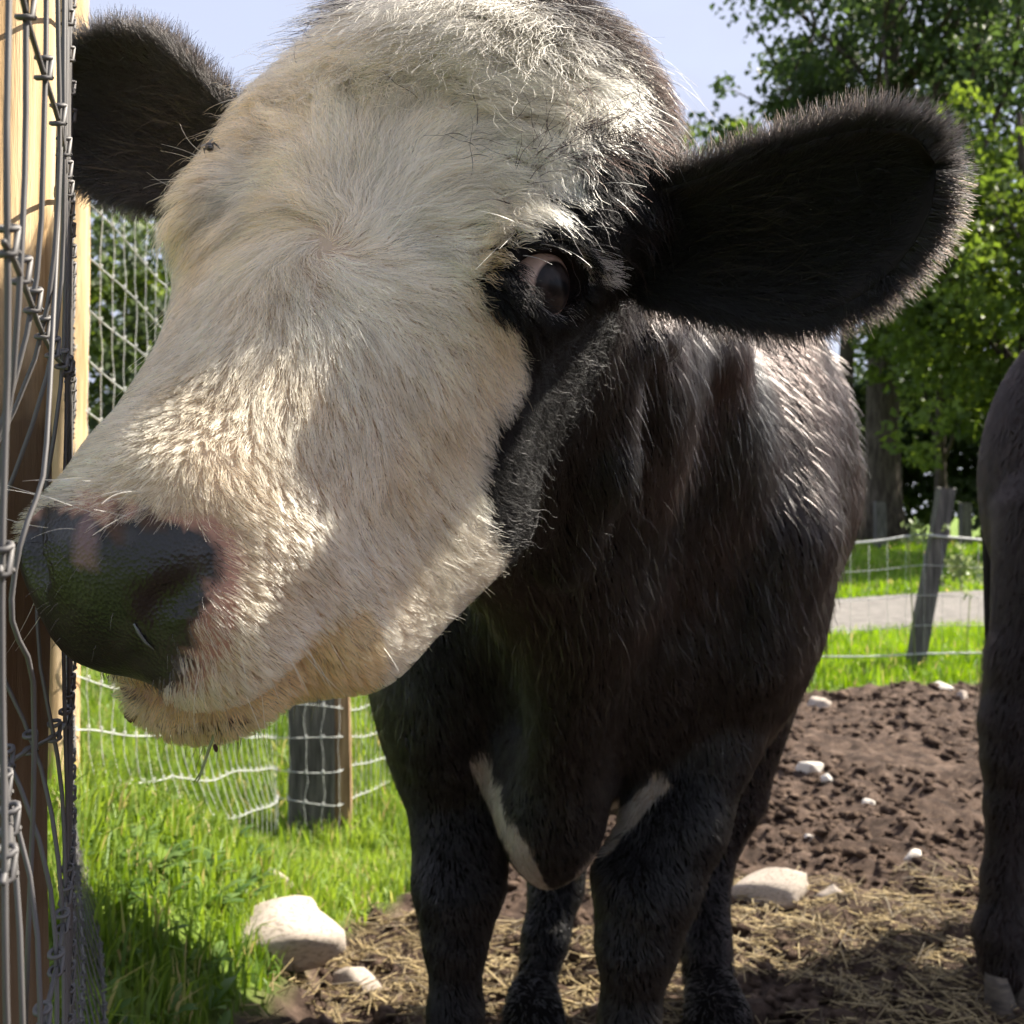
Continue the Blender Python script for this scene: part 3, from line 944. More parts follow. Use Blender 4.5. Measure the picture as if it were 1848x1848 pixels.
def grow(P, L, grid, dhs, liftj=None, segs=5, lift0=.30, lift1=.05, jit=.14, cjit=.22, csize=.009, clump=.55, wave=0., flowf=None, seed=1, fixed=None):
    rng = np.random.default_rng(seed)
    n = len(P)
    pts = np.empty((n, segs + 1, 3)); pts[:, 0] = P - .001 * grid_n(P, grid)
    q = P + wob(P, 55, csize * .6, 41)                   # ragged clump borders
    cr = cell_rand(q, csize, seed)
    cc = (np.floor(q / csize) + .5) * csize
    cj = cr - .5
    jv = rng.normal(0, jit, (n, 3))
    ph = rng.uniform(0, 6.28, n) * .25 + cr[:, 0] * 6.28
    p = P.copy()
    for i in range(segs):
        nn = grid_n(p, grid)
        d = fixed if fixed is not None else (flowf or flow)(p, dhs)
        d = d + cj * cjit * 2 + jv
        if np.any(wave):
            sd_ = np.cross(nn, d)
            d = d + sd_ * (wave * np.sin(ph + i * 1.7))[:, None]
        d = unit(d - nn * (d * nn).sum(1)[:, None])
        li = lift0 + (lift1 - lift0) * i / max(1, segs - 1)
        if liftj is not None:
            li = (li + liftj)[:, None]
        d = unit(d * np.cos(li) + nn * np.sin(li))
        p = p + d * (L / segs)[:, None]
        sd_ = grid_sd(p, grid)
        low = np.clip(.0012 + .0008 * i - sd_, 0, .01)
        p = p + nn * low[:, None]
        pts[:, i + 1] = p
    # strands of a clump draw together towards their tips
    off = cc - P
    off -= (off * grid_n(P, grid)).sum(1)[:, None] * grid_n(P, grid)
    tt = (np.arange(segs + 1) / segs) ** 1.3
    pts += off[:, None, :] * (tt[None, :, None] * clump)
    return pts, cr

M_fur = hair_mat('cow_fur', .42, .55)
M_coat = hair_mat('glossy_black_coat', .30, .45)
qc = CV[CQ].mean(1); qn = CN[CQ].mean(1)
qd = cdh[CQ[:, 0]]
view = unit(np.array([0, 0, CAMH]) - qc)
facing = (qn * view).sum(1) > -.25
head_q = qd < .02
dens = np.where(head_q, np.where(facing, 72e4, 8e4), np.where(facing, np.where(qc[:, 1] < 1.45, 15e4, 7.0e4), 1.0e4))
dens = np.where((qc[:, 1] > 2.15) & ~head_q, dens * .4, dens)
dens = np.where((qc[:, 2] < .10), dens * .3, dens)
dens = np.where(ck[CQ[:, 0]] == 2, np.where(fbm(qc[:, 0] * 60, qc[:, 2] * 60, 2, 4) > .6, 6e3, 0), dens)
dens = np.where(ck[CQ[:, 0]] == 3, dens * .45, dens)
dens = np.where((ed[CQ[:, 0]] < 1.0), 0, dens)
rng = np.random.default_rng(11)
HP = roots(CV, CQ, dens, rng)
HN = grid_n(HP, GRID)
hk, hh_, hdh = patches(HP, HN)
hu = hh_[:, 0] * 100; hwv = hh_[:, 2] * 100; hvv = hh_[:, 1] * 100
onh = hdh < .02
L = np.full(len(HP), .030)
Lh = np.interp(hu, [-18, -13, -9, -4, 2, 8, 14, 18, 22, 28], [.050, .042, .034, .027, .023, .020, .015, .009, .0065, .005])
Lh = Lh + .012 * np.exp(-((hu - 5) / 5) ** 2 - ((hwv + 17) / 4) ** 2)        # tuft at the angle of the jaw
Lh = Lh + .013 * np.exp(-((hu - 4.5) ** 2 + hvv ** 2) / 30) * (hwv > -2)            # longer about the whorl
Lh = np.where((hwv < -9) & (hu < 15), np.maximum(Lh, .022), Lh)
L = np.where(onh, Lh, np.where(HP[:, 2] < .62, .0125, np.where(HP[:, 2] < .75, .020, .030)))
L = L * rng.uniform(.65, 1.25, len(L))
L = np.where(hk == 2, .006, L)
eh = np.linalg.norm((hh_ - eyec) @ EYM / np.array([.030, .0185, .03]), axis=1)
L = np.where(onh, L * (.28 + .72 * sstep(1.0, 2.4, eh)), L)
wv = np.where(onh & (hu < -3), .62, np.where(onh & (hu < 8), .34, .06))
rad = np.where(onh, .00018, .00046) * rng.uniform(.75, 1.25, len(L))
dist = np.linalg.norm(HP - np.array([0, 0, CAMH]), axis=1)
rad = np.where(onh, rad, rad * np.clip(dist / 1.25, .6, 1.6))
colr = np.empty((len(HP), 3))
# black coat with brown hairs, sunlight on top and right flank painted browner
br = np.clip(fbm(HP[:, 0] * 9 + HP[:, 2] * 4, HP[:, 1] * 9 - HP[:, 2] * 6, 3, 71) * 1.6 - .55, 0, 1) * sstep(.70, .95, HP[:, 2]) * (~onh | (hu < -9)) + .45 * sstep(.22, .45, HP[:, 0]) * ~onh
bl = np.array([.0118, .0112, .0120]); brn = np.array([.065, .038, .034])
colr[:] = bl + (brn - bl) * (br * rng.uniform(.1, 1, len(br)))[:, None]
tipk = patches(HP + flow(HP, hdh) * (L * .62)[:, None], HN)[0]       # a strand shows where its tip lies
sw = onh & (hk < 2) & (tipk < 2)
hk = np.where(sw, tipk, hk)
wm = (hk == 1) | (hk == 3)
cream = np.array([.97, .85, .60]); tan = np.array([.74, .54, .30]); grey = np.array([.86, .80, .71])
tz = np.clip(fbm(hh_[:, 0] * 30 + 5, hh_[:, 1] * 30 + hh_[:, 2] * 20, 3, 51) * 1.9 - .60, 0, 1)
bridge = np.exp(-((hu - 14) / 6) ** 2 - (hvv / 3.8) ** 2)
tz = np.clip(tz * .85 + .30 * bridge * rng.uniform(0, 1, len(tz)) + .10 * (rng.uniform(0, 1, len(tz)) > .88), 0, 1)
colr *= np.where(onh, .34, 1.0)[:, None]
wc = cream + (tan - cream) * tz[:, None]
gz = rng.uniform(0, 1, len(tz))[:, None] ** 2 * .5
wc = wc + (grey - wc) * gz
dk = (rng.uniform(0, 1, len(tz)) > .93)[:, None]        # the odd dark hair
wc = np.where(dk, wc * .30, wc)
colr[wm] = wc[wm]
chin = wm & (hwv < -9.0) & (hu > 18.5)
colr[chin] = colr[chin] * np.array([.86, .66, .42])  # pinkish tan skin and warm bounced light both tinted into the hair
near_eye = np.exp(-((hh_ - np.array([.030, .098, .004])) ** 2).sum(1) / .022 ** 2)[:, None]
colr = np.where(wm[:, None], colr * (1 + near_eye * (np.array([.80, .58, .36]) - 1)), colr)
colr[hk == 4] = np.array([.34, .31, .27])
colr[hk == 2] = np.array([.05, .04, .04])
colr *= rng.uniform(.82, 1.08, len(colr))[:, None]
guard = (rng.uniform(0, 1, len(L)) > np.where(onh, .985, .965)).astype(float)      # paler, longer, standing hairs
brow = onh & (hu < 3.5) & (hwv > -4.5)
L = np.where(brow, L * 1.30, L)
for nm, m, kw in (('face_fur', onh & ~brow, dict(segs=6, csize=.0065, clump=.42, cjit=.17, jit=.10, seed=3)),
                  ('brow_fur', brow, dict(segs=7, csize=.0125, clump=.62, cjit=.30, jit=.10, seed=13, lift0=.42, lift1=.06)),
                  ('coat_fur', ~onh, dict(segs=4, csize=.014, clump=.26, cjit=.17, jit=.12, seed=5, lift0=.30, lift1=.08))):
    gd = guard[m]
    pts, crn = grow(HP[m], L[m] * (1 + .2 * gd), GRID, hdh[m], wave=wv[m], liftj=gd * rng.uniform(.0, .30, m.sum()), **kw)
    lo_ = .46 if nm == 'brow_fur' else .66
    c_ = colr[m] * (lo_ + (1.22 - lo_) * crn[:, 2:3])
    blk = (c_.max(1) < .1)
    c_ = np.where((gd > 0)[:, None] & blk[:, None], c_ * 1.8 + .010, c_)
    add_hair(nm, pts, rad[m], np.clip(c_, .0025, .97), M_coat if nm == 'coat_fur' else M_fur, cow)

# ---- poll tuft and brow curls
def tuft(name, u, v, wz, n, Lm, dirh, spread, seed, col, parent, curl=.5, r=.00024):
    rg = np.random.default_rng(seed)
    h = np.stack([rg.normal(u[0], u[1], n), rg.normal(v[0], v[1], n), np.full(n, wz)], 1)
    P = h / 100 @ HR.T + HT
    for _ in range(8):
        P = P - grid_n(P, GRID) * grid_sd(P, GRID)[:, None]
    ok = (np.abs(grid_sd(P, GRID)) < .003) & (evalp(head_prims, P) < .012)
    P = P[ok]; h = h[ok]; n = len(P)
    d = np.tile(np.asarray(dirh, float), (n, 1)) + rg.normal(0, spread, (n, 3))
    d[:, 1] += (h[:, 1] - v[0]) * .10
    pts, _ = grow(P, rg.uniform(.6, 1.25, n) * Lm, GRID, np.zeros(n), segs=7, lift0=.8, lift1=.25, jit=.2, cjit=.5, csize=.012, clump=.6, wave=np.full(n, curl), seed=seed, fixed=unit(d) @ HR.T)
    c = np.asarray(col) * rg.uniform(.7, 1.1, (n, 1))
    return add_hair(name, pts, np.full(n, r), c, M_fur, parent)
tuft('poll_tuft', (-14.5, 2.0), (1.0, 3.2), 7, 3600, .055, (.9, .05, .3), .30, 31, (.52, .45, .35), cow, .32)
tuft('poll_tuft', (-18.2, 2.2), (.5, 6.0), 7, 8500, .050, (-.5, .1, .8), .45, 32, (.012, .009, .008), cow, .4)
tuft('brow_curl', (-8.0, 1.2), (-1.5, 4.2), 7, 1500, .038, (.35, .9, .1), .18, 33, (.72, .62, .45), cow, .30)
tuft('nape_fur', (-15, 4), (10.5, 3.0), -1, 4200, .040, (-.4, .35, -.8), .30, 34, (.011, .0065, .0055), cow, .3)
tuft('mane', (-18.5, 2.0), (8.5, 2.4), 3, 4200, .045, (-.4, .65, .2), .30, 36, (.0085, .0050, .0042), cow, .30)

# ---- ears
def make_ear(base, tip, half, cup, face, name, seed, lenf=1.0):
    base = np.asarray(base); tip = np.asarray(tip)
    a = tip - base; Le = np.linalg.norm(a); a /= Le
    nrm = np.asarray(face, float); nrm -= a * (nrm @ a); nrm /= np.linalg.norm(nrm)
    b = np.cross(nrm, a)
    ts = np.linspace(-.18, 1, 34); ss = np.linspace(-1, 1, 19)
    def wid(t):
        return np.interp(t, [-.18, 0, .12, .25, .4, .55, .7, .82, .9, .95, .985, 1.0],
                         np.array([.50, .60, .70, .82, .95, 1.0, .95, .82, .65, .48, .27, .04])) * half
    def at(t, s):
        w_ = wid(t)
        c = cup * (np.abs(s) ** 1.8) * np.clip(1.15 - .5 * t, 0, 1) * np.clip(t * 2 + .5, .2, 1)
        bend = .018 * np.sin(np.clip(t, 0, 1) * 3.0) * (1 if seed % 2 else .5)
        return base + a * (t * Le)[..., None] + b * (s * w_)[..., None] + nrm * (c - .012 * np.sin(np.clip(t, 0, 1) * math.pi))[..., None] - b * bend[..., None]
    Tt, Ss = np.meshgrid(ts, ss, indexing='ij')
    Fv = at(Tt, Ss)
    thick = (.0075 * (1 - .75 * np.clip(Tt, 0, 1)) * (1 - .8 * np.abs(Ss) ** 4) + .0015)
    Bv = Fv - nrm * thick[..., None]
    n1, n2 = Tt.shape
    V = np.concatenate([Fv.reshape(-1, 3), Bv.reshape(-1, 3)]); o = n1 * n2
    F = []
    for i in range(n1 - 1):
        for j in range(n2 - 1):
            k = i * n2 + j
            F.append((k, k + 1, k + n2 + 1, k + n2)); F.append((o + k, o + k + n2, o + k + n2 + 1, o + k + 1))
    rim = [i * n2 for i in range(n1)] + [(n1 - 1) * n2 + j for j in range(1, n2)] + [i * n2 + n2 - 1 for i in range(n1 - 2, -1, -1)]
    for p_, q_ in zip(rim, rim[1:]):
        F.append((p_, q_, o + q_, o + p_))
    ear = obj(name, V, F, M_ear, cow)
    # fur: short inside, long along the rim and on the back
    rg = np.random.default_rng(seed)
    def strands(n, t, s, L, face_sign, out, alng, nout, r, col, curl=.25):
        P = at(t, s) - (nrm * (.006 if face_sign < 0 else 0))
        sg = np.sign(s)[:, None]
        d = a * (alng + .25 * rg.normal(0, 1, n))[:, None] + b * sg * (out * np.abs(s) ** 3)[:, None] + nrm * (face_sign * nout)
        tipk = sstep(.8, 1, t)[:, None]
        d = unit(d + a * tipk * out[:, None] * 1.2 + rg.normal(0, .22, (n, 3)))
        m = 5; pts = np.empty((n, m + 1, 3)); pts[:, 0] = P
        g = rg.normal(0, curl, (n, 3)) + np.array([0, 0, -.12])
        for i in range(m):
            pts[:, i + 1] = pts[:, i] + unit(d + g * (i / m)) * (L / m)[:, None]
        return pts, np.full(n, r) * rg.uniform(.7, 1.3, n), np.asarray(col) * rg.uniform(.6, 1.3, (n, 1))
    A_ = []
    n = 15000; t = rg.uniform(-.1, 1, n); s = rg.uniform(-1, 1, n)
    A_.append(strands(n, t, s, rg.uniform(.010, .026, n) * lenf, 1, np.full(n, .9), np.full(n, .9), .25, .00022, (.010, .0092, .0095)))
    n = 9000; t = rg.uniform(-.1, 1, n); s = rg.uniform(-1, 1, n)
    A_.append(strands(n, t, s, rg.uniform(.012, .024, n) * lenf, -1, np.full(n, .7), np.full(n, .9), .25, .00024, (.018, .012, .010)))
    n = 5200; t = rg.uniform(-.05, 1, n); s = rg.choice([-1., 1.], n) * rg.uniform(.86, 1, n)
    A_.append(strands(n, t, s, rg.uniform(.010, .027, n) * lenf, -1, np.full(n, 1.5), np.full(n, .55), .10, .00022, (.015, .010, .008)))
    n = 5000; t = rg.uniform(-.05, 1, n); s = rg.choice([-1., 1.], n) * rg.uniform(.78, 1, n)         # hair of the inner rim hides its edge
    A_.append(strands(n, t, s, rg.uniform(.012, .024, n) * lenf, 1, np.full(n, 1.3), np.full(n, .5), .25, .00022, (.009, .008, .008)))
    n = 110; t = rg.uniform(.10, .50, n); s = rg.normal(.05, .35, n)                      # long pale hairs in the hollow
    A_.append(strands(n, t, s, rg.uniform(.03, .055, n) * lenf, 1, np.full(n, .6), np.full(n, 1.0), .35, .00018, (.05, .038, .024), .5))
    add_hair('ear_fur', np.concatenate([x[0] for x in A_]), np.concatenate([x[1] for x in A_]), np.concatenate([x[2] for x in A_]), M_fur, ear)
    return ear
M_ear = noisy_mat('black_ear_skin', (.008, .007, .007), (.014, .011, .011), scale=60, rough=.8, bump=.3, spec=.2)
make_ear(PX(1150, 445, .675), PX(1680, 296, .625), .048, .030, (-.12, -1, -.22), 'ear', 101)
make_ear(PX(420, 306, .745), PX(102, 182, .835), .052, .026, (-.35, -1, -.05), 'ear', 102)

# ---- eyes
def eyeball(s, gaze, name):
    c = HW(np.array([.55, 11.9, -1.0]) * [1, s, 1] - EYM[:, 2] * [1, s, 1] * 2.05); r = .0235
    gaze = np.asarray(gaze, float); gaze /= np.linalg.norm(gaze)
    bm = bmesh.new(); bmesh.ops.create_uvsphere(bm, u_segments=64, v_segments=40, radius=1)
    V = np.array([v.co[:] for v in bm.verts]); F = [[v.index for v in f.verts] for f in bm.faces]; bm.free()
    up = np.array([0, 0, 1.]); rt = np.cross(gaze, up); rt /= np.linalg.norm(rt); up2 = np.cross(rt, gaze)
    M_ = np.stack([rt, up2, gaze], 1)
    ang = np.degrees(np.arccos(np.clip(V[:, 2], -1, 1)))
    pup = np.hypot(V[:, 0] / .36, V[:, 1] / .20)
    bulge = 1 + .07 * np.exp(-(ang / 26) ** 2)
    W_ = c + (V * bulge[:, None]) @ M_.T * r
    me = mesh_of(name, W_, F, M_eye)
    colv = np.zeros((len(V), 3)); ns = fbm(V[:, 0] * 9 + 4, V[:, 1] * 9, 3, 3)
    colv[:] = np.array([.46, .33, .27]) * (.75 + .5 * ns[:, None])
    ir = ang < 34
    colv[ir] = (np.array([.022, .017, .016]) * (.6 + .9 * ns[:, None]))[ir]
    colv[(ang > 31) & (ang < 37)] = (.012, .010, .010)
    colv[pup < 1] = (.004, .004, .005)
    colv[ang > 75] *= .5
    set_attr(me, 'col', colv)
    return put(name, me, cow)
def eye_mat():
    m, t, out = new_mat('wet_eye')
    a = N(t, 'ShaderNodeAttribute', attribute_name='col')
    p = N(t, 'ShaderNodeBsdfPrincipled', Roughness=.30)
    p.inputs['Specular IOR Level'].default_value = .15
    p.inputs['Coat Weight'].default_value = .06; p.inputs['Coat Roughness'].default_value = .02
    t.links.new(a.outputs['Color'], p.inputs['Base Color']); t.links.new(p.outputs[0], out.inputs[0])
    return m
M_eye = eye_mat()
tocam = unit(np.array([[0, 0, CAMH]]) - HW(np.array([.55, 11.9, -1.0]) - EYM[:, 2] * 2.05)[None])[0]
eye_near = eyeball(1, tocam * .85 + np.array([.80, .1, -.04]), 'eye')
eyeball(-1, HR @ np.array([.25, -.95, .05]), 'eye')

def loose(name, P, D, Lm, r, col, seg=6, droop=.25, side=0., seed=5, mat=None, parent=None):
    """separate stiff hairs: whiskers, lashes, bristles"""
    rg = np.random.default_rng(seed); n = len(P)
    pts = np.empty((n, seg + 1, 3)); pts[:, 0] = P
    d = unit(D); bend = rg.normal(0, side, (n, 3)) + np.array([0, 0, -droop])
    for i in range(seg):
        pts[:, i + 1] = pts[:, i] + unit(d + bend * (i / seg)) * (np.asarray(Lm) / seg)[:, None]
    return add_hair(name, pts, np.full(n, r) if np.isscalar(r) else r, np.broadcast_to(np.asarray(col, float), (n, 3)) * rg.uniform(.75, 1.1, (n, 1)), mat or M_fur, parent or cow)
rg = np.random.default_rng(77)
def on_skin(h):
    P = np.asarray(h, float) / 100 @ HR.T + HT
    for _ in range(10):
        P = P - grid_n(P, GRID) * grid_sd(P, GRID)[:, None]
    return P
# upper lashes, sunlight put into their pale colour, thickest at the back of the lid
n = 220; ph = np.radians(180 - np.abs(rg.normal(0, 42, n))); sk = rg.uniform(1.05, 1.25, n)
LIDS = 1.0 if EYM[2, 1] > 0 else -1.0
lid = eyec * 100 + np.stack([-np.cos(ph) * 2.75 * sk, np.sin(ph) * 1.7 * sk * LIDS, np.full(n, .4)], 1) @ EYM.T
P = on_skin(lid)
Dl = np.tile(np.array([-.75, .50, -.10]), (n, 1)); Dl[:, 0] += (np.cos(ph) + .5) * .5; Dl += rg.normal(0, .16, (n, 3))
loose('eyelashes', P, Dl @ HR.T, rg.uniform(.013, .028, n), .00027, (.86, .84, .80), droop=.75, side=.12, seed=3, parent=eye_near)
n = 46; ph = np.radians(rg.uniform(200, 320, n))
lid = eyec * 100 + np.stack([-np.cos(ph) * 2.9, np.sin(ph) * 1.85 * LIDS, np.full(n, .3)], 1) @ EYM.T
loose('eyelashes', on_skin(lid), (np.array([-.1, .8, -.7]) + rg.normal(0, .2, (n, 3))) @ HR.T, rg.uniform(.006, .012, n), .0002, (.35, .33, .31), droop=.2, side=.1, seed=4, parent=eye_near)
# long brow hairs over both eyes
hb = np.array([(1.6, 9.2, 2.6), (.8, 9.8, 2.9), (.2, 9.9, 3.0), (-4.5, 12, 1.6), (-5, 12.2, 1.2), (-2.5, -11.6, 1.2), (-1.6, -11.8, .8), (-1, -11.8, .6), (-.4, -11.9, .2), (.4, -11.9, 0), (-2.0, -11.8, .9), (1.0, -11.6, -.3)])
db = np.array([(.7, .2, .4), (.9, .1, .3), (.5, .1, .6), (-.2, .6, .5), (.2, .7, .3)] + [(.1, -1, .2), (-.4, -.9, .3), (.5, -1, .1), (.2, -1, .5), (.6, -1, -.1), (-.2, -1, .6), (.7, -.9, -.2)], float)
loose('brow_hairs', on_skin(hb), db @ HR.T, np.full(len(hb), .036), .00019, (.85, .80, .70), seg=10, droop=.9, side=1.1, seed=8)
# whiskers on the lips and above the nose
n = 34
h = np.stack([rg.uniform(17, 26, n), rg.choice([-1, 1, 1], n) * rg.uniform(2.5, 6.5, n), rg.uniform(-12, -5, n)], 1)
P = on_skin(h); nn = grid_n(P, GRID)
loose('whiskers', P, nn + (np.array([.3, .1, -.6]) @ HR.T) + rg.normal(0, .25, (n, 3)), rg.uniform(.014, .036, n), .00019, (.86, .80, .68), droop=.25, side=.3, seed=9)
n = 16
h = np.stack([rg.uniform(22, 25.5, n), rg.uniform(-4.5, 1.5, n), np.full(n, 0.)], 1)
P = on_skin(h); nn = grid_n(P, GRID)
loose('whiskers', P, nn * .8 + (np.array([.6, -.7, .1]) @ HR.T) + rg.normal(0, .25, (n, 3)), rg.uniform(.014, .032, n), .00026, (.80, .74, .62), droop=.2, side=.4, seed=10)
n = 150
h = np.stack([rg.uniform(19, 28, n), rg.uniform(-4.5, 5, n), np.full(n, -14.5)], 1)
P = on_skin(h); nn = grid_n(P, GRID)
loose('chin_bristles', P, nn + rg.normal(0, .25, (n, 3)) + np.array([-.3, 0, -.4]), rg.uniform(.006, .020, n), .00020, (.05, .04, .035), droop=.1, side=.15, seed=11)

# ---- hooves
M_hoof = noisy_mat('grey_hoof', (.05, .042, .036), (.16, .13, .10), scale=30, rough=.7, bump=.4, stretch=(1, 1, 4))
def hoof(x, y, w_, face=(0, -1)):
    for s in (-1, 1):
        V = []; rings = 6; seg = 14
        fx_, fy_ = face; sx, sy = -fy_, fx_
        for i in range(rings):
            t = i / (rings - 1); rr = w_ * (.60 - .16 * t); fw = 1.35 - .35 * t
            for k in range(seg):
                th = 2 * math.pi * k / seg
                lx = rr * .8 * math.cos(th) + s * w_ * .50; ly = rr * fw * math.sin(th) + w_ * .35 * (1 - t)
                V.append((x + sx * lx + fx_ * ly, y + sy * lx + fy_ * ly, float(terr0(x, y)) - .02 + .075 * t))
        F = [(i * seg + k, i * seg + (k + 1) % seg, (i + 1) * seg + (k + 1) % seg, (i + 1) * seg + k) for i in range(rings - 1) for k in range(seg)]
        F.append(tuple(range((rings - 1) * seg, rings * seg)))
        obj('hoof', V, F, M_hoof, cow)
hoof(PX(822, 2000, 1.4)[0], 1.37, .052); hoof(PX(1128, 2000, 1.36)[0], 1.33, .052)
hoof(PX(962, 1800, 1.97)[0], 1.94, .056); hoof(PX(1284, 1800, 1.97)[0], 1.94, .058)
# ---------------------------------------------------------------- woven wire fence and its posts
M_wire = plain_mat('galvanised_wire', (.115, .11, .11), rough=.6, metal=.4, spec=.4)
M_wire_old = noisy_mat('weathered_wire', (.34, .35, .34), (.56, .57, .55), scale=60, rough=.6, bump=.1, spec=.4)
def wood_mat(name, a, b, c, scale=7.0):
    return noisy_mat(name, a, c, scale=scale, detail=10, rough=.85, bump=.55, bscale=scale * 3.2, spec=.15, stretch=(9, 9, .55), c3=b, dist=.006)
M_wood_new = wood_mat('yellow_round_post_wood', (.34, .21, .10), (.52, .37, .21), (.66, .50, .31))
M_wood_old = wood_mat('grey_weathered_post_wood', (.045, .042, .040), (.10, .095, .09), (.19, .175, .16))
M_wood_brown = wood_mat('brown_board_wood', (.16, .10, .06), (.26, .17, .10), (.36, .25, .16))

def dark_band(mat, z0, z1, dark):
    """darker brown wood with ragged edges, between two heights on the post"""
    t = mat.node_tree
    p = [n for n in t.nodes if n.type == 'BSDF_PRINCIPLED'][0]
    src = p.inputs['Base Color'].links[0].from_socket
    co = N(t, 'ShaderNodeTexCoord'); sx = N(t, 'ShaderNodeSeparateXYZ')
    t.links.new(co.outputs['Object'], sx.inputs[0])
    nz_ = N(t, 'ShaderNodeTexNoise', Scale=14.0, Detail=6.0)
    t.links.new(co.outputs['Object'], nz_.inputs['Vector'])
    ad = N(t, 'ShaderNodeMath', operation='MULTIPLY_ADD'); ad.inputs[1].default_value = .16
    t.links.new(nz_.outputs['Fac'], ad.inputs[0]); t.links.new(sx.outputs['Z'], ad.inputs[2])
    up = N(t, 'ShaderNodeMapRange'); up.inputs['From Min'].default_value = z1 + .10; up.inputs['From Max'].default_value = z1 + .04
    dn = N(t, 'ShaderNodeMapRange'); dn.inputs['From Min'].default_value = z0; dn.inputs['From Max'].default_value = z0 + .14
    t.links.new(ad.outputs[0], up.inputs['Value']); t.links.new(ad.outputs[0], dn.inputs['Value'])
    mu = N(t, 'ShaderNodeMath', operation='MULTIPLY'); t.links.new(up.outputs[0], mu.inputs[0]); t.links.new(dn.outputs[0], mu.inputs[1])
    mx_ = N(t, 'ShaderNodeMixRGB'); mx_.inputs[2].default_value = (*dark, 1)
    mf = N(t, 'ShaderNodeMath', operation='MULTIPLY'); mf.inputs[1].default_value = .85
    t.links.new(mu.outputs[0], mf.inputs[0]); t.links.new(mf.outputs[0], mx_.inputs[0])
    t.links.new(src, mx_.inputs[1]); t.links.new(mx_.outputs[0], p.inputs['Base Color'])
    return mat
M_wood_band = dark_band(wood_mat('banded_round_post_wood', (.34, .21, .10), (.52, .37, .21), (.66, .50, .31)), .20, .985, (.075, .045, .027))  # round post wood, darker brown over its lower part
def post(name, x, y, z0, z1, r, mat, label, lean=(0, 0), square=False, depth=None, seed=1, group=None, checks=True):
    """a split or round post, a little out of true, with a worn top"""
    n = 4 * 5 if square else 26
    rs = random.Random(seed)
    V = []; lev = 34
    prof = [1 + .035 * math.sin(3 * 6.283 * k / n + seed) + .02 * rs.uniform(-1, 1) for k in range(n)]
    for i in range(lev):
        t = i / (lev - 1); z = z0 + (z1 - z0) * t
        cx_ = x + lean[0] * (z - z0) + .004 * math.sin(t * 7 + seed); cy_ = y + lean[1] * (z - z0) + .004 * math.cos(t * 5 + seed)
        for k in range(n):
            if square:
                e = k // 5; f = (k % 5) / 5 * 2 - 1
                px_, py_ = [(f, -1), (1, f), (-f, 1), (-1, -f)][e]
                px_ *= .98; py_ *= .98
                a_, b_ = px_ * r, py_ * (depth or r)
            else:
                th = 6.283185 * k / n
                a_, b_ = r * math.cos(th), r * math.sin(th)
            j = prof[k] * (1 + .012 * math.sin(t * 40 + k * 2.1) * (1 if checks else 0)) * (1 - .03 * t)
            V.append((cx_ + a_ * j, cy_ + b_ * j, z + (.012 * rs.uniform(-1, 1) if i == lev - 1 else 0)))
    F = [(i * n + k, i * n + (k + 1) % n, (i + 1) * n + (k + 1) % n, (i + 1) * n + k) for i in range(lev - 1) for k in range(n)]
    F.append(tuple((lev - 1) * n + k for k in range(n)))
    o = obj(name, V, F, mat)
    for p_ in o.data.polygons:
        p_.use_smooth = not square and len(p_.vertices) == 4
    tag(o, label, 'fence post', group)
    return o

post('fence_post', -.338, .625, .0, 1.9, .075, M_wood_band, 'thick round yellow wooden post right behind the wires at the cow nose', seed=2)
post('fence_post', -.862, 2.05, .28, 2.2, .062, M_wood_new, 'slimmer pale round corner post where the woven wire turns', seed=4, lean=(.012, 0))
post('fence_post', -.615, 3.44, -.2, 1.15, .073, M_wood_old, 'dark weathered grey post with wires stretched across its face', seed=6, square=True, depth=.06)
post('fence_post', -.527, 3.42, -.2, 1.05, .030, M_wood_brown, 'narrow brown board standing against the dark weathered post', seed=7, square=True, depth=.02)

fence = tag(empty('woven_wire_fence', (-.79, 2.0, .3)), 'galvanised woven wire mesh fence turning at the pale corner post', 'wire fence')
# plan of the fence line: beside the camera, past the round post, to the corner, then along the field
LINE = np.array([(-.158, .345), (-.1663, .37), (-.1825, .42), (-.196, .47), (-.2109, .52), (-.318, .80), (-.557, 1.40), (-.80, 1.985), (-.765, 2.35), (-.715, 3.0), (-.700, 3.31), (-.525, 3.355), (-.40, 4.0), (-.20, 4.7)])
_cum = np.concatenate([[0], np.cumsum(np.linalg.norm(np.diff(LINE, axis=0), axis=1))])
S_CORNER = _cum[7]; S_P3 = _cum[10]; S_END = _cum[-1]
def fline(s):
    return np.interp(s, _cum, LINE[:, 0]), np.interp(s, _cum, LINE[:, 1])
NLEV = 15
def fz(s, k):
    """height of line wire k at distance s along the fence"""
    a = .31 + .1 * k; b = .053 - .045 * 0 + .095 * k; c = -.14 + .095 * k
    near = .292 + .099 * k
    z = np.interp(s, [0, S_CORNER * .5, S_CORNER, S_P3, S_END], [near, near + .01, a, b, c])
    return z + .006 * np.sin(s * 9 + k * 1.7) * (k < 6) + .004 * np.sin(s * 17 + k)
def fxy(s, z):
    """plan position with the slack bulging skirt near the ground"""
    x, y = fline(s)
    zb = np.interp(s, [0, S_CORNER, S_P3, S_END], [.29, .31, .05, -.14])
    low = np.clip((zb + .18 - z) / .18, 0, 1)
    sl = np.interp(s, [0, S_CORNER * .45, S_CORNER * .9, S_CORNER + .5, S_P3 - .15, S_P3], [.02, .04, .05, .06, .04, 0])
    return x + low ** 1.5 * sl, y - low ** 1.5 * sl * .15
def push(P):
    """the muzzle presses the mesh outwards"""
    P = np.array(P, float)
    P[:, 0] -= .052 * np.exp(-((P[:, 1] - .505) / .085) ** 2 - ((P[:, 2] - .865) / .085) ** 2)
    return P
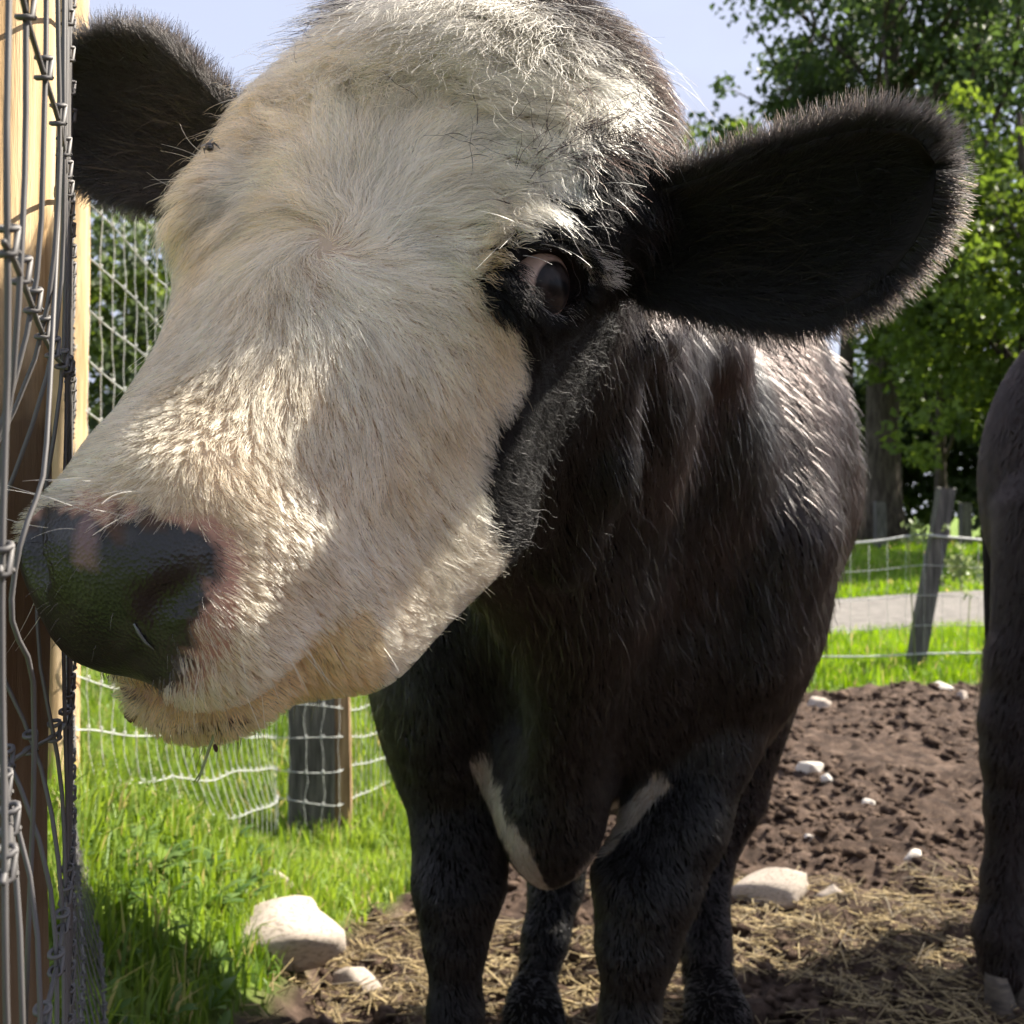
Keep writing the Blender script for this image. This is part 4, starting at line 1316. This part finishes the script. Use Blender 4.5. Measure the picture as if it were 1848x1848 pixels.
def wire_obj(name, pts, r, n=5, mat=None):
    v, f = tube(pts, r, n)
    return obj(name, v, f, mat or M_wire, fence)
# horizontal line wires
for k in range(NLEV):
    s = np.arange(0, S_END, .035)
    s = np.sort(np.concatenate([s, [S_CORNER]]))
    z = np.array([fz(q_, k) for q_ in s])
    xy = np.array([fxy(q_, zz) for q_, zz in zip(s, z)])
    jog = .0025 * np.array([1 if int(q_ / .0175) % 2 else -1 for q_ in s])
    WP = push(np.stack([xy[:, 0], xy[:, 1], z + jog], 1)); nc = int(np.searchsorted(s, S_CORNER)) + 1
    wire_obj('line_wire', WP[:nc], .0012)
    wire_obj('line_wire', WP[nc - 1:], .0016, mat=M_wire_old)
# upright stay wires every two inches, each with its wraps round the line wires
NOSE_S = None
s_list = list(np.arange(.012, S_END, .051))
knot_near, knot_far = [], []
for si, s0 in enumerate(s_list):
    zs = []
    for k in range(NLEV):
        zs.append(fz(s0, k))
    ks = np.arange(-.9, NLEV - 1 + .01, .25)
    P = []
    for kk in ks:
        z = np.interp(kk, range(NLEV), zs) if kk >= 0 else zs[0] + kk * .1
        ss = s0 + (.004 * math.sin(kk * 2.3 + si) + .003 * math.sin(kk * 5 + si * 2))
        x, y = fxy(ss, z)
        P.append((float(x), float(y), float(z)))
    P = np.array(P)
    x0, y0 = P[0, 0], P[0, 1]
    # the mesh is pushed aside where the muzzle presses on it
    P = push(P)
    wire_obj('stay_wire', P, .00115 if s0 < S_CORNER else .00085, 5, M_wire if s0 < S_CORNER else M_wire_old)
    for k in range(NLEV):
        z = zs[k]; x, y = fxy(s0, z)
        x = float(push([(float(x), float(y), z)])[0, 0])
        big = s0 < .8
        th = np.linspace(0, 2 * math.pi * 2.0, 22 if big else 11)
        R_ = .0030 if big else .0030
        hgt = .009
        coil = np.stack([x + R_ * np.cos(th), y + R_ * np.sin(th), z + hgt * (th / th[-1] - .5)], 1)
        # two flat turns, one above and one below the line wire
        coil[:, 2] = z + np.where(th < th[-1] / 2, -.45, .45) * hgt + .0012 * np.sin(th)
        (knot_near if s0 < S_CORNER else knot_far).append(tube(coil, .00115 if big else .0012, 5 if big else 4, cap=False))
V, F = merge(knot_near); o = obj('wire_wraps', V, F, M_wire, fence); o['kind'] = 'stuff'
V, F = merge(knot_far); o = obj('wire_wraps', V, F, M_wire_old, fence); o['kind'] = 'stuff'
# one slack stay wire bent round the end of the muzzle
bw = [(118, -60, .56), (112, 200, .545), (104, 420, .52), (97, 560, .50), (90, 700, .48), (84, 800, .47), (78, 860, .465), (66, 900, .46), (50, 940, .455), (36, 985, .45), (27, 1030, .45), (21, 1080, .45), (22, 1120, .45), (34, 1155, .455), (50, 1185, .46), (60, 1230, .47), (62, 1330, .475), (60, 1460, .48), (52, 1660, .48), (44, 1900, .48)]
wire_obj('stay_wire', np.array([PX(*q_) for q_ in bw]), .0011, 6, M_wire)

# ---------------------------------------------------------------- sagging fence and posts across the lawn
def ground_pt(px, py):
    Y = 6.0
    for _ in range(40):
        Y = .5 * Y + .5 * (CAMH - float(terr0((px - 924) / 2000 * Y, Y))) * 2000 / (py - 930)
    return (px - 924) / 2000 * Y, Y
lx, ly = ground_pt(1648, 1205)
lp = post('fence_post', lx, ly, -.05, 1.06, .048, M_wood_old, 'tilted grey post carrying a sagging wire beside the gravel lane', lean=(.175, 0), square=True, depth=.045, seed=9)
sag = tag(empty('sagging_wire_fence', (lx, ly, .3)), 'slack thin netting hung from the tilted grey post across the lawn', 'wire fence')
def sag_path(z0, dips, amp):
    """a slack strand hung at the post and falling away either side"""
    pts = []
    for X in np.linspace(lx - 3.2, lx + 3.4, 60):
        d = abs(X - lx)
        pts.append((X, ly - .06 + .10 * (X - lx), z0 - dips * min(1, d / 1.1) ** .8 + amp * math.sin(X * 5)))
    return pts
for z0, dp, am, nm in ((.80, .13, .012, 'top_strand'), (.62, .10, .012, 'strand'), (.44, .08, .01, 'strand'), (.26, .05, .01, 'strand'), (.09, .03, .008, 'bottom_strand')):
    v, f = tube(sag_path(z0, dp, am), .008 if nm == 'top_strand' else (.006 if nm == 'bottom_strand' else .0022), 5)
    obj(nm, v, f, M_wire_old, sag)
NV = []
top = sag_path(.80, .13, .012); bot = sag_path(.09, .03, .008)
for a_, b_ in zip(top[::1], bot[::1]):
    v, f = tube([a_, b_], .0012, 4); obj('upright_strand', v, f, M_wire_old, sag)
for px_, top_, bot_, lab in ((1484, 908, 985, 'thin pale post standing in the shade before the trees'), (1588, 906, 986, 'slim grey post at the wood edge close by the big trunk'),
                             (1742, 908, 988, 'stout grey post in the undergrowth past the tilted post')):
    Y = 18.5; X = (px_ - 924) / 2000 * Y; z0 = float(terr0(X, Y))
    post('fence_post', X, Y, z0 - .05, CAMH + (930 - top_) / 2000 * Y, .085, M_wood_old, lab, seed=int(px_), square=True)
# ---------------------------------------------------------------- trees and bushes
M_bark = noisy_mat('dark_bark', (.030, .024, .020), (.12, .10, .085), scale=6, detail=10, rough=.95, bump=.8, bscale=24, spec=.1, stretch=(3, 3, .6), dist=.03)
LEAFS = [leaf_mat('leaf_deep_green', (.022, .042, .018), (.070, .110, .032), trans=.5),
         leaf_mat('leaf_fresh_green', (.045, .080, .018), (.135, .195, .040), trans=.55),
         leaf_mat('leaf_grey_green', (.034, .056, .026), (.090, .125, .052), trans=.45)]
def leaf_cloud(centers, rad, n_per, size, rng, squash=.75):
    """many small folded leaves in tufts round the given points"""
    nC = len(centers); n = nC * n_per
    c = np.repeat(np.asarray(centers), n_per, 0); r = np.repeat(np.asarray(rad), n_per)
    d = rng.normal(0, 1, (n, 3)); d /= np.linalg.norm(d, axis=1)[:, None]
    p = c + d * (r * rng.uniform(.15, 1, n) ** .5)[:, None] * np.array([1, 1, squash])
    a = rng.normal(0, 1, (n, 3)); a[:, 2] -= .5; a /= np.linalg.norm(a, axis=1)[:, None]
    b = np.cross(a, rng.normal(0, 1, (n, 3))); b /= np.linalg.norm(b, axis=1)[:, None]
    s = size * rng.uniform(.6, 1.3, n)[:, None]
    nn = np.cross(a, b) * s * .18
    V = np.stack([p - a * s * .5, p + b * s * .32 + nn, p + a * s * .5, p - b * s * .32 + nn], 1).reshape(-1, 3)
    o = np.arange(n)[:, None] * 4
    F = np.concatenate([o + np.array([0, 1, 2]), o + np.array([0, 2, 3])])
    tint = np.clip(np.repeat(np.clip(np.repeat(rng.uniform(0, 1, nC), n_per) * .6 + rng.uniform(0, .5, n), 0, 1), 4), 0, 1)
    return V, F, tint
def tree(name, X, Y, h, trunk_r, crown, mat, label, seed, n_limbs=9, n_tufts=150, n_per=70, leaf=.16, tuft=.55, cat='tree', lean=0., group=None):
    """crown = (centre dx, centre z, rx, ry, rz)"""
    rng = np.random.default_rng(seed)
    z0 = float(terr0(X, Y))
    t = tag(empty(name, (X, Y, z0)), label, cat, group)
    parts = []
    if trunk_r:
        zz = np.linspace(-.1, h * .82, 16)
        path = np.stack([X + lean * zz + .12 * np.sin(zz * .5 + seed) * (zz / h), Y + .10 * np.cos(zz * .6 + seed) * (zz / h), z0 + zz], 1)
        rr = trunk_r * (1 - .80 * (zz / (h * .82)).clip(0, 1)) + trunk_r * .5 * np.exp(-(zz + .1) * 3)
        parts.append(tube(path, rr, 10))
    tips = []
    cx_, cz_, rx_, ry_, rz_ = crown
    for i in range(n_limbs):
        f = rng.uniform(.25, .95); z = h * .82 * f
        b = np.array([X + lean * z, Y, z0 + z])
        d = rng.normal(0, 1, 3); d[2] = abs(d[2]) * .5 + .1; d /= np.linalg.norm(d)
        e = np.array([X + cx_, Y, z0 + cz_]) + d * np.array([rx_, ry_, rz_]) * rng.uniform(.65, .95)
        mid = (b + e) / 2 + np.array([0, 0, -.08 * np.linalg.norm(e - b)]) + rng.normal(0, .12, 3)
        P = np.array([b, b * .55 + mid * .45, mid, mid * .45 + e * .55, e])
        r0 = max(.012, trunk_r * .36 * (1 - .6 * f)) if trunk_r else .02
        parts.append(tube(P, np.linspace(r0, .010, 5), 6))
        tips += [e, mid * .4 + e * .6, mid]
        for j in range(3):
            e2 = e + rng.normal(0, 1, 3) * np.array([rx_, ry_, rz_]) * .28
            parts.append(tube(np.array([mid * .5 + e * .5, (mid + e) * .25 + e2 * .5 + [0, 0, .05], e2]), np.linspace(r0 * .45, .006, 3), 5))
            tips.append(e2)
    V, F = merge(parts)
    obj('trunk', V, F, M_bark, t)
    k = n_tufts
    d = rng.normal(0, 1, (k, 3)); d /= np.linalg.norm(d, axis=1)[:, None]
    rad = rng.uniform(.35, 1, k) ** .6
    lum = .82 + .36 * rng.uniform(0, 1, k)
    C = np.array([X + cx_, Y, z0 + cz_]) + d * np.array([rx_, ry_, rz_]) * (rad * lum)[:, None]
    C = np.concatenate([C, np.array(tips)])
    C = C[C[:, 2] > z0 + .1]
    V, F, tint = leaf_cloud(C, tuft * rng.uniform(.5, 1.25, len(C)), n_per, leaf, rng)
    cr_ = obj('crown', V, F, mat, t, smooth=False)
    set_attr(cr_.data, 'tint', tint, 'FLOAT')
    return t
def at_px(px, Y): return (px - 924) / 2000 * Y
# the tall trees on the right
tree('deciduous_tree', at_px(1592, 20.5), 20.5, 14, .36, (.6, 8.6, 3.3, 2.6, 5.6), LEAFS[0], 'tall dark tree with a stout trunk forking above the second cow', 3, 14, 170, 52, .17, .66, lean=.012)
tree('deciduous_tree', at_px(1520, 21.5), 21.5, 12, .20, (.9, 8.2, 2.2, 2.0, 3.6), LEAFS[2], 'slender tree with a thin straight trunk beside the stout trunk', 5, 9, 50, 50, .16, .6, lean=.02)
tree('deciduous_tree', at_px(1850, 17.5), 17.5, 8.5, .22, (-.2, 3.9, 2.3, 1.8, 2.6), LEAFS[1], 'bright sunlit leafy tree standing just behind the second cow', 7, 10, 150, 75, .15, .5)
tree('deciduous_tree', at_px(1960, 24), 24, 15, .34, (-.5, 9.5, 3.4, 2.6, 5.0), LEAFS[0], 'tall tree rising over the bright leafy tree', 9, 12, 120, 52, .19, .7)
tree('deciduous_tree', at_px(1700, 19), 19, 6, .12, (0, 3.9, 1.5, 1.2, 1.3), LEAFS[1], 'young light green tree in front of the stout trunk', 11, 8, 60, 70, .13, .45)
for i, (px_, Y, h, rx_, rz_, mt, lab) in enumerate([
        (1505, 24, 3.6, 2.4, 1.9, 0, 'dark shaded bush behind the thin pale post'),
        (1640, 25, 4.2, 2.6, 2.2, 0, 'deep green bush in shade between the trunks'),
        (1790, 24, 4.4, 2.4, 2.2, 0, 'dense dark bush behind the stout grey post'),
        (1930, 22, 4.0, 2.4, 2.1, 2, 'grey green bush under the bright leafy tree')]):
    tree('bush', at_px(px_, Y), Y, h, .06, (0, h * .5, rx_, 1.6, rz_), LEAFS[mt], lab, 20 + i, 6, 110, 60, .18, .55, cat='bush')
tree('deciduous_tree', at_px(1268, 34), 34, 12, .16, (0, 8.2, 2.4, 2.0, 4.2), LEAFS[1], 'distant rounded green tree showing between the ear and the neck', 31, 9, 110, 60, .24, .8)
# bare dead top beside the distant tree
rng = np.random.default_rng(5); parts = []
bx_, by_ = at_px(1214, 33), 33.; bz0 = float(terr0(bx_, by_))
for i in range(7):
    tx = bx_ + rng.uniform(-.5, .5); ztop = CAMH + (930 - rng.uniform(165, 230)) / 2000 * 33
    parts.append(tube(np.array([(bx_ + rng.uniform(-.1, .1), by_, bz0 + (0 if i == 0 else 6)), (bx_ + (tx - bx_) * .4, by_, bz0 + 9.0), (tx, by_, ztop)]), [.10 if i == 0 else .03, .05, .012], 5))
V, F = merge(parts)
t = tag(empty('dead_tree', (bx_, by_, bz0)), 'bare dead treetop of thin twigs beside the distant rounded tree', 'tree')
obj('trunk', V, F, M_bark, t)
# the hedge of bushes beyond the field on the left
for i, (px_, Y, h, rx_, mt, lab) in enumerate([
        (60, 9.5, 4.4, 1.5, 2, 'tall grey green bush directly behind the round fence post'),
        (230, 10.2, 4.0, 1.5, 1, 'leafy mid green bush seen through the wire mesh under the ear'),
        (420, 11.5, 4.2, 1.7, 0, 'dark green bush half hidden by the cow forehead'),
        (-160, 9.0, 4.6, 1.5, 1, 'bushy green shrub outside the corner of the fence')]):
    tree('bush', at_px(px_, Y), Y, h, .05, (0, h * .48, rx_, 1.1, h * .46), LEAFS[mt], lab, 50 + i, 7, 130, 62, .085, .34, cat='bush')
# ---------------------------------------------------------------- second cow, seen from behind its hip
prims2 = []
def A2(fn, k): prims2.append(('+', k, fn))
def C2(a, b, r1, r2, k=.03): A2(lambda P: roundcone(P, a, b, r1, r2), k)
def E2_(c, r, k=.06): A2(lambda P: ellips(P, c, r), k)
E2_((1.205, 2.22, .97), (.245, .26, .35))
E2_((1.68, 2.26, .90), (.62, .31, .38), .1)
E2_((2.15, 2.26, .88), (.30, .24, .34), .1)
C2((2.3, 2.26, 1.0), (2.75, 2.22, 1.15), .17, .12, .08)
C2((2.72, 2.22, 1.18), (3.02, 2.20, .98), .11, .065, .05)
def leg2(pts, k=.025):
    for (a, ra), (b, rb) in zip(pts, pts[1:]): C2(a, b, ra, rb, k)
xL = .945
leg2([((1.10, 2.12, .86), .17), ((1.00, 2.10, .62), .088), ((.955, 2.09, .505), .062), ((.945, 2.08, .44), .053), ((.935, 2.08, .36), .038), ((.925, 2.08, .22), .034), ((.915, 2.07, .12), .043), ((.915, 2.06, .05), .040)])
leg2([((1.24, 2.42, .80), .15), ((1.17, 2.44, .56), .075), ((1.12, 2.45, .45), .055), ((1.11, 2.44, .22), .034), ((1.11, 2.43, .10), .044), ((1.11, 2.42, .05), .040)])
for yy in (2.12, 2.40):
    leg2([((2.15, yy, .72), .11), ((2.15, yy, .48), .062), ((2.15, yy, .38), .056), ((2.14, yy, .20), .034), ((2.15, yy, .10), .043), ((2.15, yy, .05), .040)])
V2, Q2, GR2 = surfnet(prims2, (.80, 1.85, -.02), (3.2, 2.75, 1.42), .012)
N2 = grid_n(V2, GR2, .01)
cow2 = tag(empty('cow', (1.5, 2.2, 0)), 'dark brown black cow standing sideways with only hip and hind leg showing', 'cow')
b2 = obj('body', V2, Q2, M_skin, cow2)
set_attr(b2.data, 'col', np.tile((.016, .011, .010), (len(V2), 1))); set_attr(b2.data, 'wet', np.zeros(len(V2)), 'FLOAT')
q2 = V2[Q2].mean(1)
d2 = np.where(q2[:, 0] < 1.35, 8e4, .6e4)
d2 = np.where((q2[:, 1] > 2.3) | (q2[:, 2] < .07), d2 * .2, d2)
R2 = roots(V2, Q2, d2, np.random.default_rng(4))
def flow2(P, dh):
    f = np.tile(np.array([-.25, .0, -1.0]), (len(P), 1)); return f
pts, crn = grow(R2, np.random.default_rng(2).uniform(.014, .028, len(R2)), GR2, None, segs=4, lift0=.35, lift1=.10, jit=.14, cjit=.2, csize=.016, clump=.4, flowf=flow2, seed=8)
c2 = np.array([.008, .0065, .006]) + np.array([.028, .015, .012]) * np.random.default_rng(6).uniform(0, 1, (len(R2), 1)) ** 2
add_hair('coat_fur', pts, np.full(len(R2), .0006), np.clip(c2, .0025, 1), M_fur, cow2)
# hanging tail with a thin switch
v, f = tube([(1.10, 2.36, 1.05), (1.06, 2.44, 0.98), (1.06, 2.45, .85), (1.06, 2.45, .68), (1.06, 2.45, .55)], [.032, .026, .020, .016, .012], 10)
obj('tail', v, f, M_ear, cow2)
rg = np.random.default_rng(3); n = 700
P = np.tile(np.array([1.06, 2.45, .58]), (n, 1)) + rg.normal(0, .008, (n, 3)) + np.array([0, 0, 1]) * rg.uniform(-.04, .06, (n, 1))
pts = np.stack([P + np.array([0, 0, -1.]) * (k / 5) * rg.uniform(.10, .2, (n, 1)) + rg.normal(0, .014, (n, 3)) * (k / 5) for k in range(6)], 1)
add_hair('tail_switch', pts, np.full(n, .0005), np.tile((.02, .014, .012), (n, 1)), M_fur, cow2)
_c = cow; cow = cow2
hoof(.915, 2.05, .050, (.35, -.94)); hoof(1.11, 2.42, .050, (.6, -.8)); hoof(2.15, 2.12, .05, (1, 0)); hoof(2.15, 2.40, .05, (1, 0))
cow = _c

# ---------------------------------------------------------------- small things on and about the cow
M_fly = plain_mat('black_fly', (.012, .012, .013), rough=.35)
M_wing = plain_mat('fly_wing', (.22, .21, .20), rough=.3)
fp = on_skin([(-1.7, -10.8, 1.4)])[0]; fn = grid_n(fp[None], GRID)[0]; fp = fp + fn * .010
fly = tag(empty('fly', tuple(fp)), 'small black fly sitting on the pale brow over the far eye', 'fly')
def blob(name, c, r, mat, parent, d=None):
    bm = bmesh.new(); bmesh.ops.create_uvsphere(bm, u_segments=14, v_segments=9, radius=1)
    V = np.array([v.co[:] for v in bm.verts]) * r; F = [[v.index for v in f.verts] for f in bm.faces]; bm.free()
    if d is not None:
        d = np.asarray(d) / np.linalg.norm(d); a_ = np.cross(d, fn); a_ /= np.linalg.norm(a_); V = V @ np.stack([d, a_, np.cross(d, a_)], 0)
    return obj(name, V + c, F, mat, parent)
fd = np.array([.5, -.1, -.8]); fd -= fn * (fd @ fn); fd /= np.linalg.norm(fd); fs = np.cross(fd, fn)
blob('body', fp - fd * .0018, (.0045, .0027, .0027), M_fly, fly, fd); blob('head', fp + fd * .0036, (.0018, .0021, .0020), M_fly, fly, fd)
for s in (-1, 1):
    blob('wing', fp - fd * .0048 + fs * s * .0024 + fn * .0021, (.0048, .0018, .0003), M_wing, fly, fd - fs * s * .35)
for s in (-1, 1):
    for k in (-1, 0, 1):
        v, f = tube([fp + fd * k * .002, fp + fd * k * .0033 + fs * s * .0036 + fn * .0009, fp + fd * k * .0045 + fs * s * .0060 - fn * .006], .0003, 4)
        obj('leg', v, f, M_fly, fly)
M_burr = noisy_mat('brown_burr', (.06, .03, .02), (.16, .09, .06), scale=200, rough=.8, bump=.6, bscale=500)
# a wet streak running from the nostril
M_wet = plain_mat('nose_mucus', (.12, .13, .13), rough=.10, spec=.6)
mp_ = on_skin([(27.1, 1.9, -3.2), (27.2, 2.0, -3.8), (27.2, 2.2, -4.3), (27.1, 2.5, -4.7)])
mp_ = mp_ + grid_n(mp_, GRID) * .0006
v, f = tube(mp_, [.0004, .0009, .0007, .0003], 6)
obj('nose_drip', v, f, M_wet, cow)
bp = on_skin([(27.5, -2.6, -13.4)])[0]; bn = grid_n(bp[None], GRID)[0]
bm = bmesh.new(); bmesh.ops.create_icosphere(bm, subdivisions=3, radius=1)
V = np.array([v.co[:] for v in bm.verts]); F = [[v.index for v in f.verts] for f in bm.faces]; bm.free()
V = V * (.0042 * (1 + .22 * np.sin(V[:, :1] * 9) * np.cos(V[:, 1:2] * 8 + 1)))
tag(obj('burr', V + bp + bn * .0035, F, M_burr), 'round brown burr stuck to the underside of the lip', 'burr')
M_stem = plain_mat('grass_stem', (.22, .25, .10), rough=.6)
st = [PX(398, 1300, .565), PX(385, 1330, .560), PX(372, 1368, .557), PX(362, 1395, .556), PX(350, 1412, .555)]
v1 = tube(st, [.0009, .0009, .0008, .0006, .0003], 6); v2 = tube([PX(372, 1372, .557), PX(360, 1405, .554), PX(352, 1416, .553)], [.0006, .0005, .0002], 5)
sprig = tag(empty('grass_stem', tuple(st[0])), 'thin chewed grass stem hanging from the cow chin', 'grass stem')
V, F = merge([v1, v2]); obj('stalk', V, F, M_stem, sprig)
fn = np.array([0, -1., 0]); blob('seed', PX(389, 1350, .556), (.0022, .0012, .0012), M_burr, sprig, np.array([.3, 0, -1.]))
# green sprig and pale leaf caught near the tilted post, and a snagged clump of weed
M_vine = leaf_mat('vine_leaf', (.12, .17, .06), (.30, .36, .18), trans=.3)
def weed_clump(name, X, Y, z, n, spread, size, label, seed):
    rng = np.random.default_rng(seed)
    C = np.array([X, Y, z]) + rng.normal(0, 1, (n, 3)) * np.asarray(spread)
    V, F, tint = leaf_cloud(C, np.full(n, size * .8), 6, size, rng)
    e_ = tag(empty(name, (X, Y, 0)), label, 'weed')
    o = obj('leaves', V, F, M_vine, e_, smooth=False); set_attr(o.data, 'tint', tint, 'FLOAT')
    P = [(X, Y, float(terr0(X, Y)) - .02)] + [tuple(c) for c in C[np.argsort(C[:, 2])][::3]]
    v, f = tube(P, .004, 4); obj('stem', v, f, M_stem, e_)
weed_clump('climbing_weed', lx + .30, ly - .02, .58, 26, (.07, .04, .07), .05, 'pale leafy weed snagged on the netting next to the tilted post', 3)
weed_clump('climbing_weed', lx - .02, ly - .10, .80, 7, (.07, .02, .03), .04, 'small green sprig hooked over the sagging wire by the tilted post', 4)
weed_clump('broad_weed', *[(at_px(1215, 2.35))], 2.35, .06, 9, (.02, .02, .03), .028, 'small light green weed sprouting between the cow legs', 5)
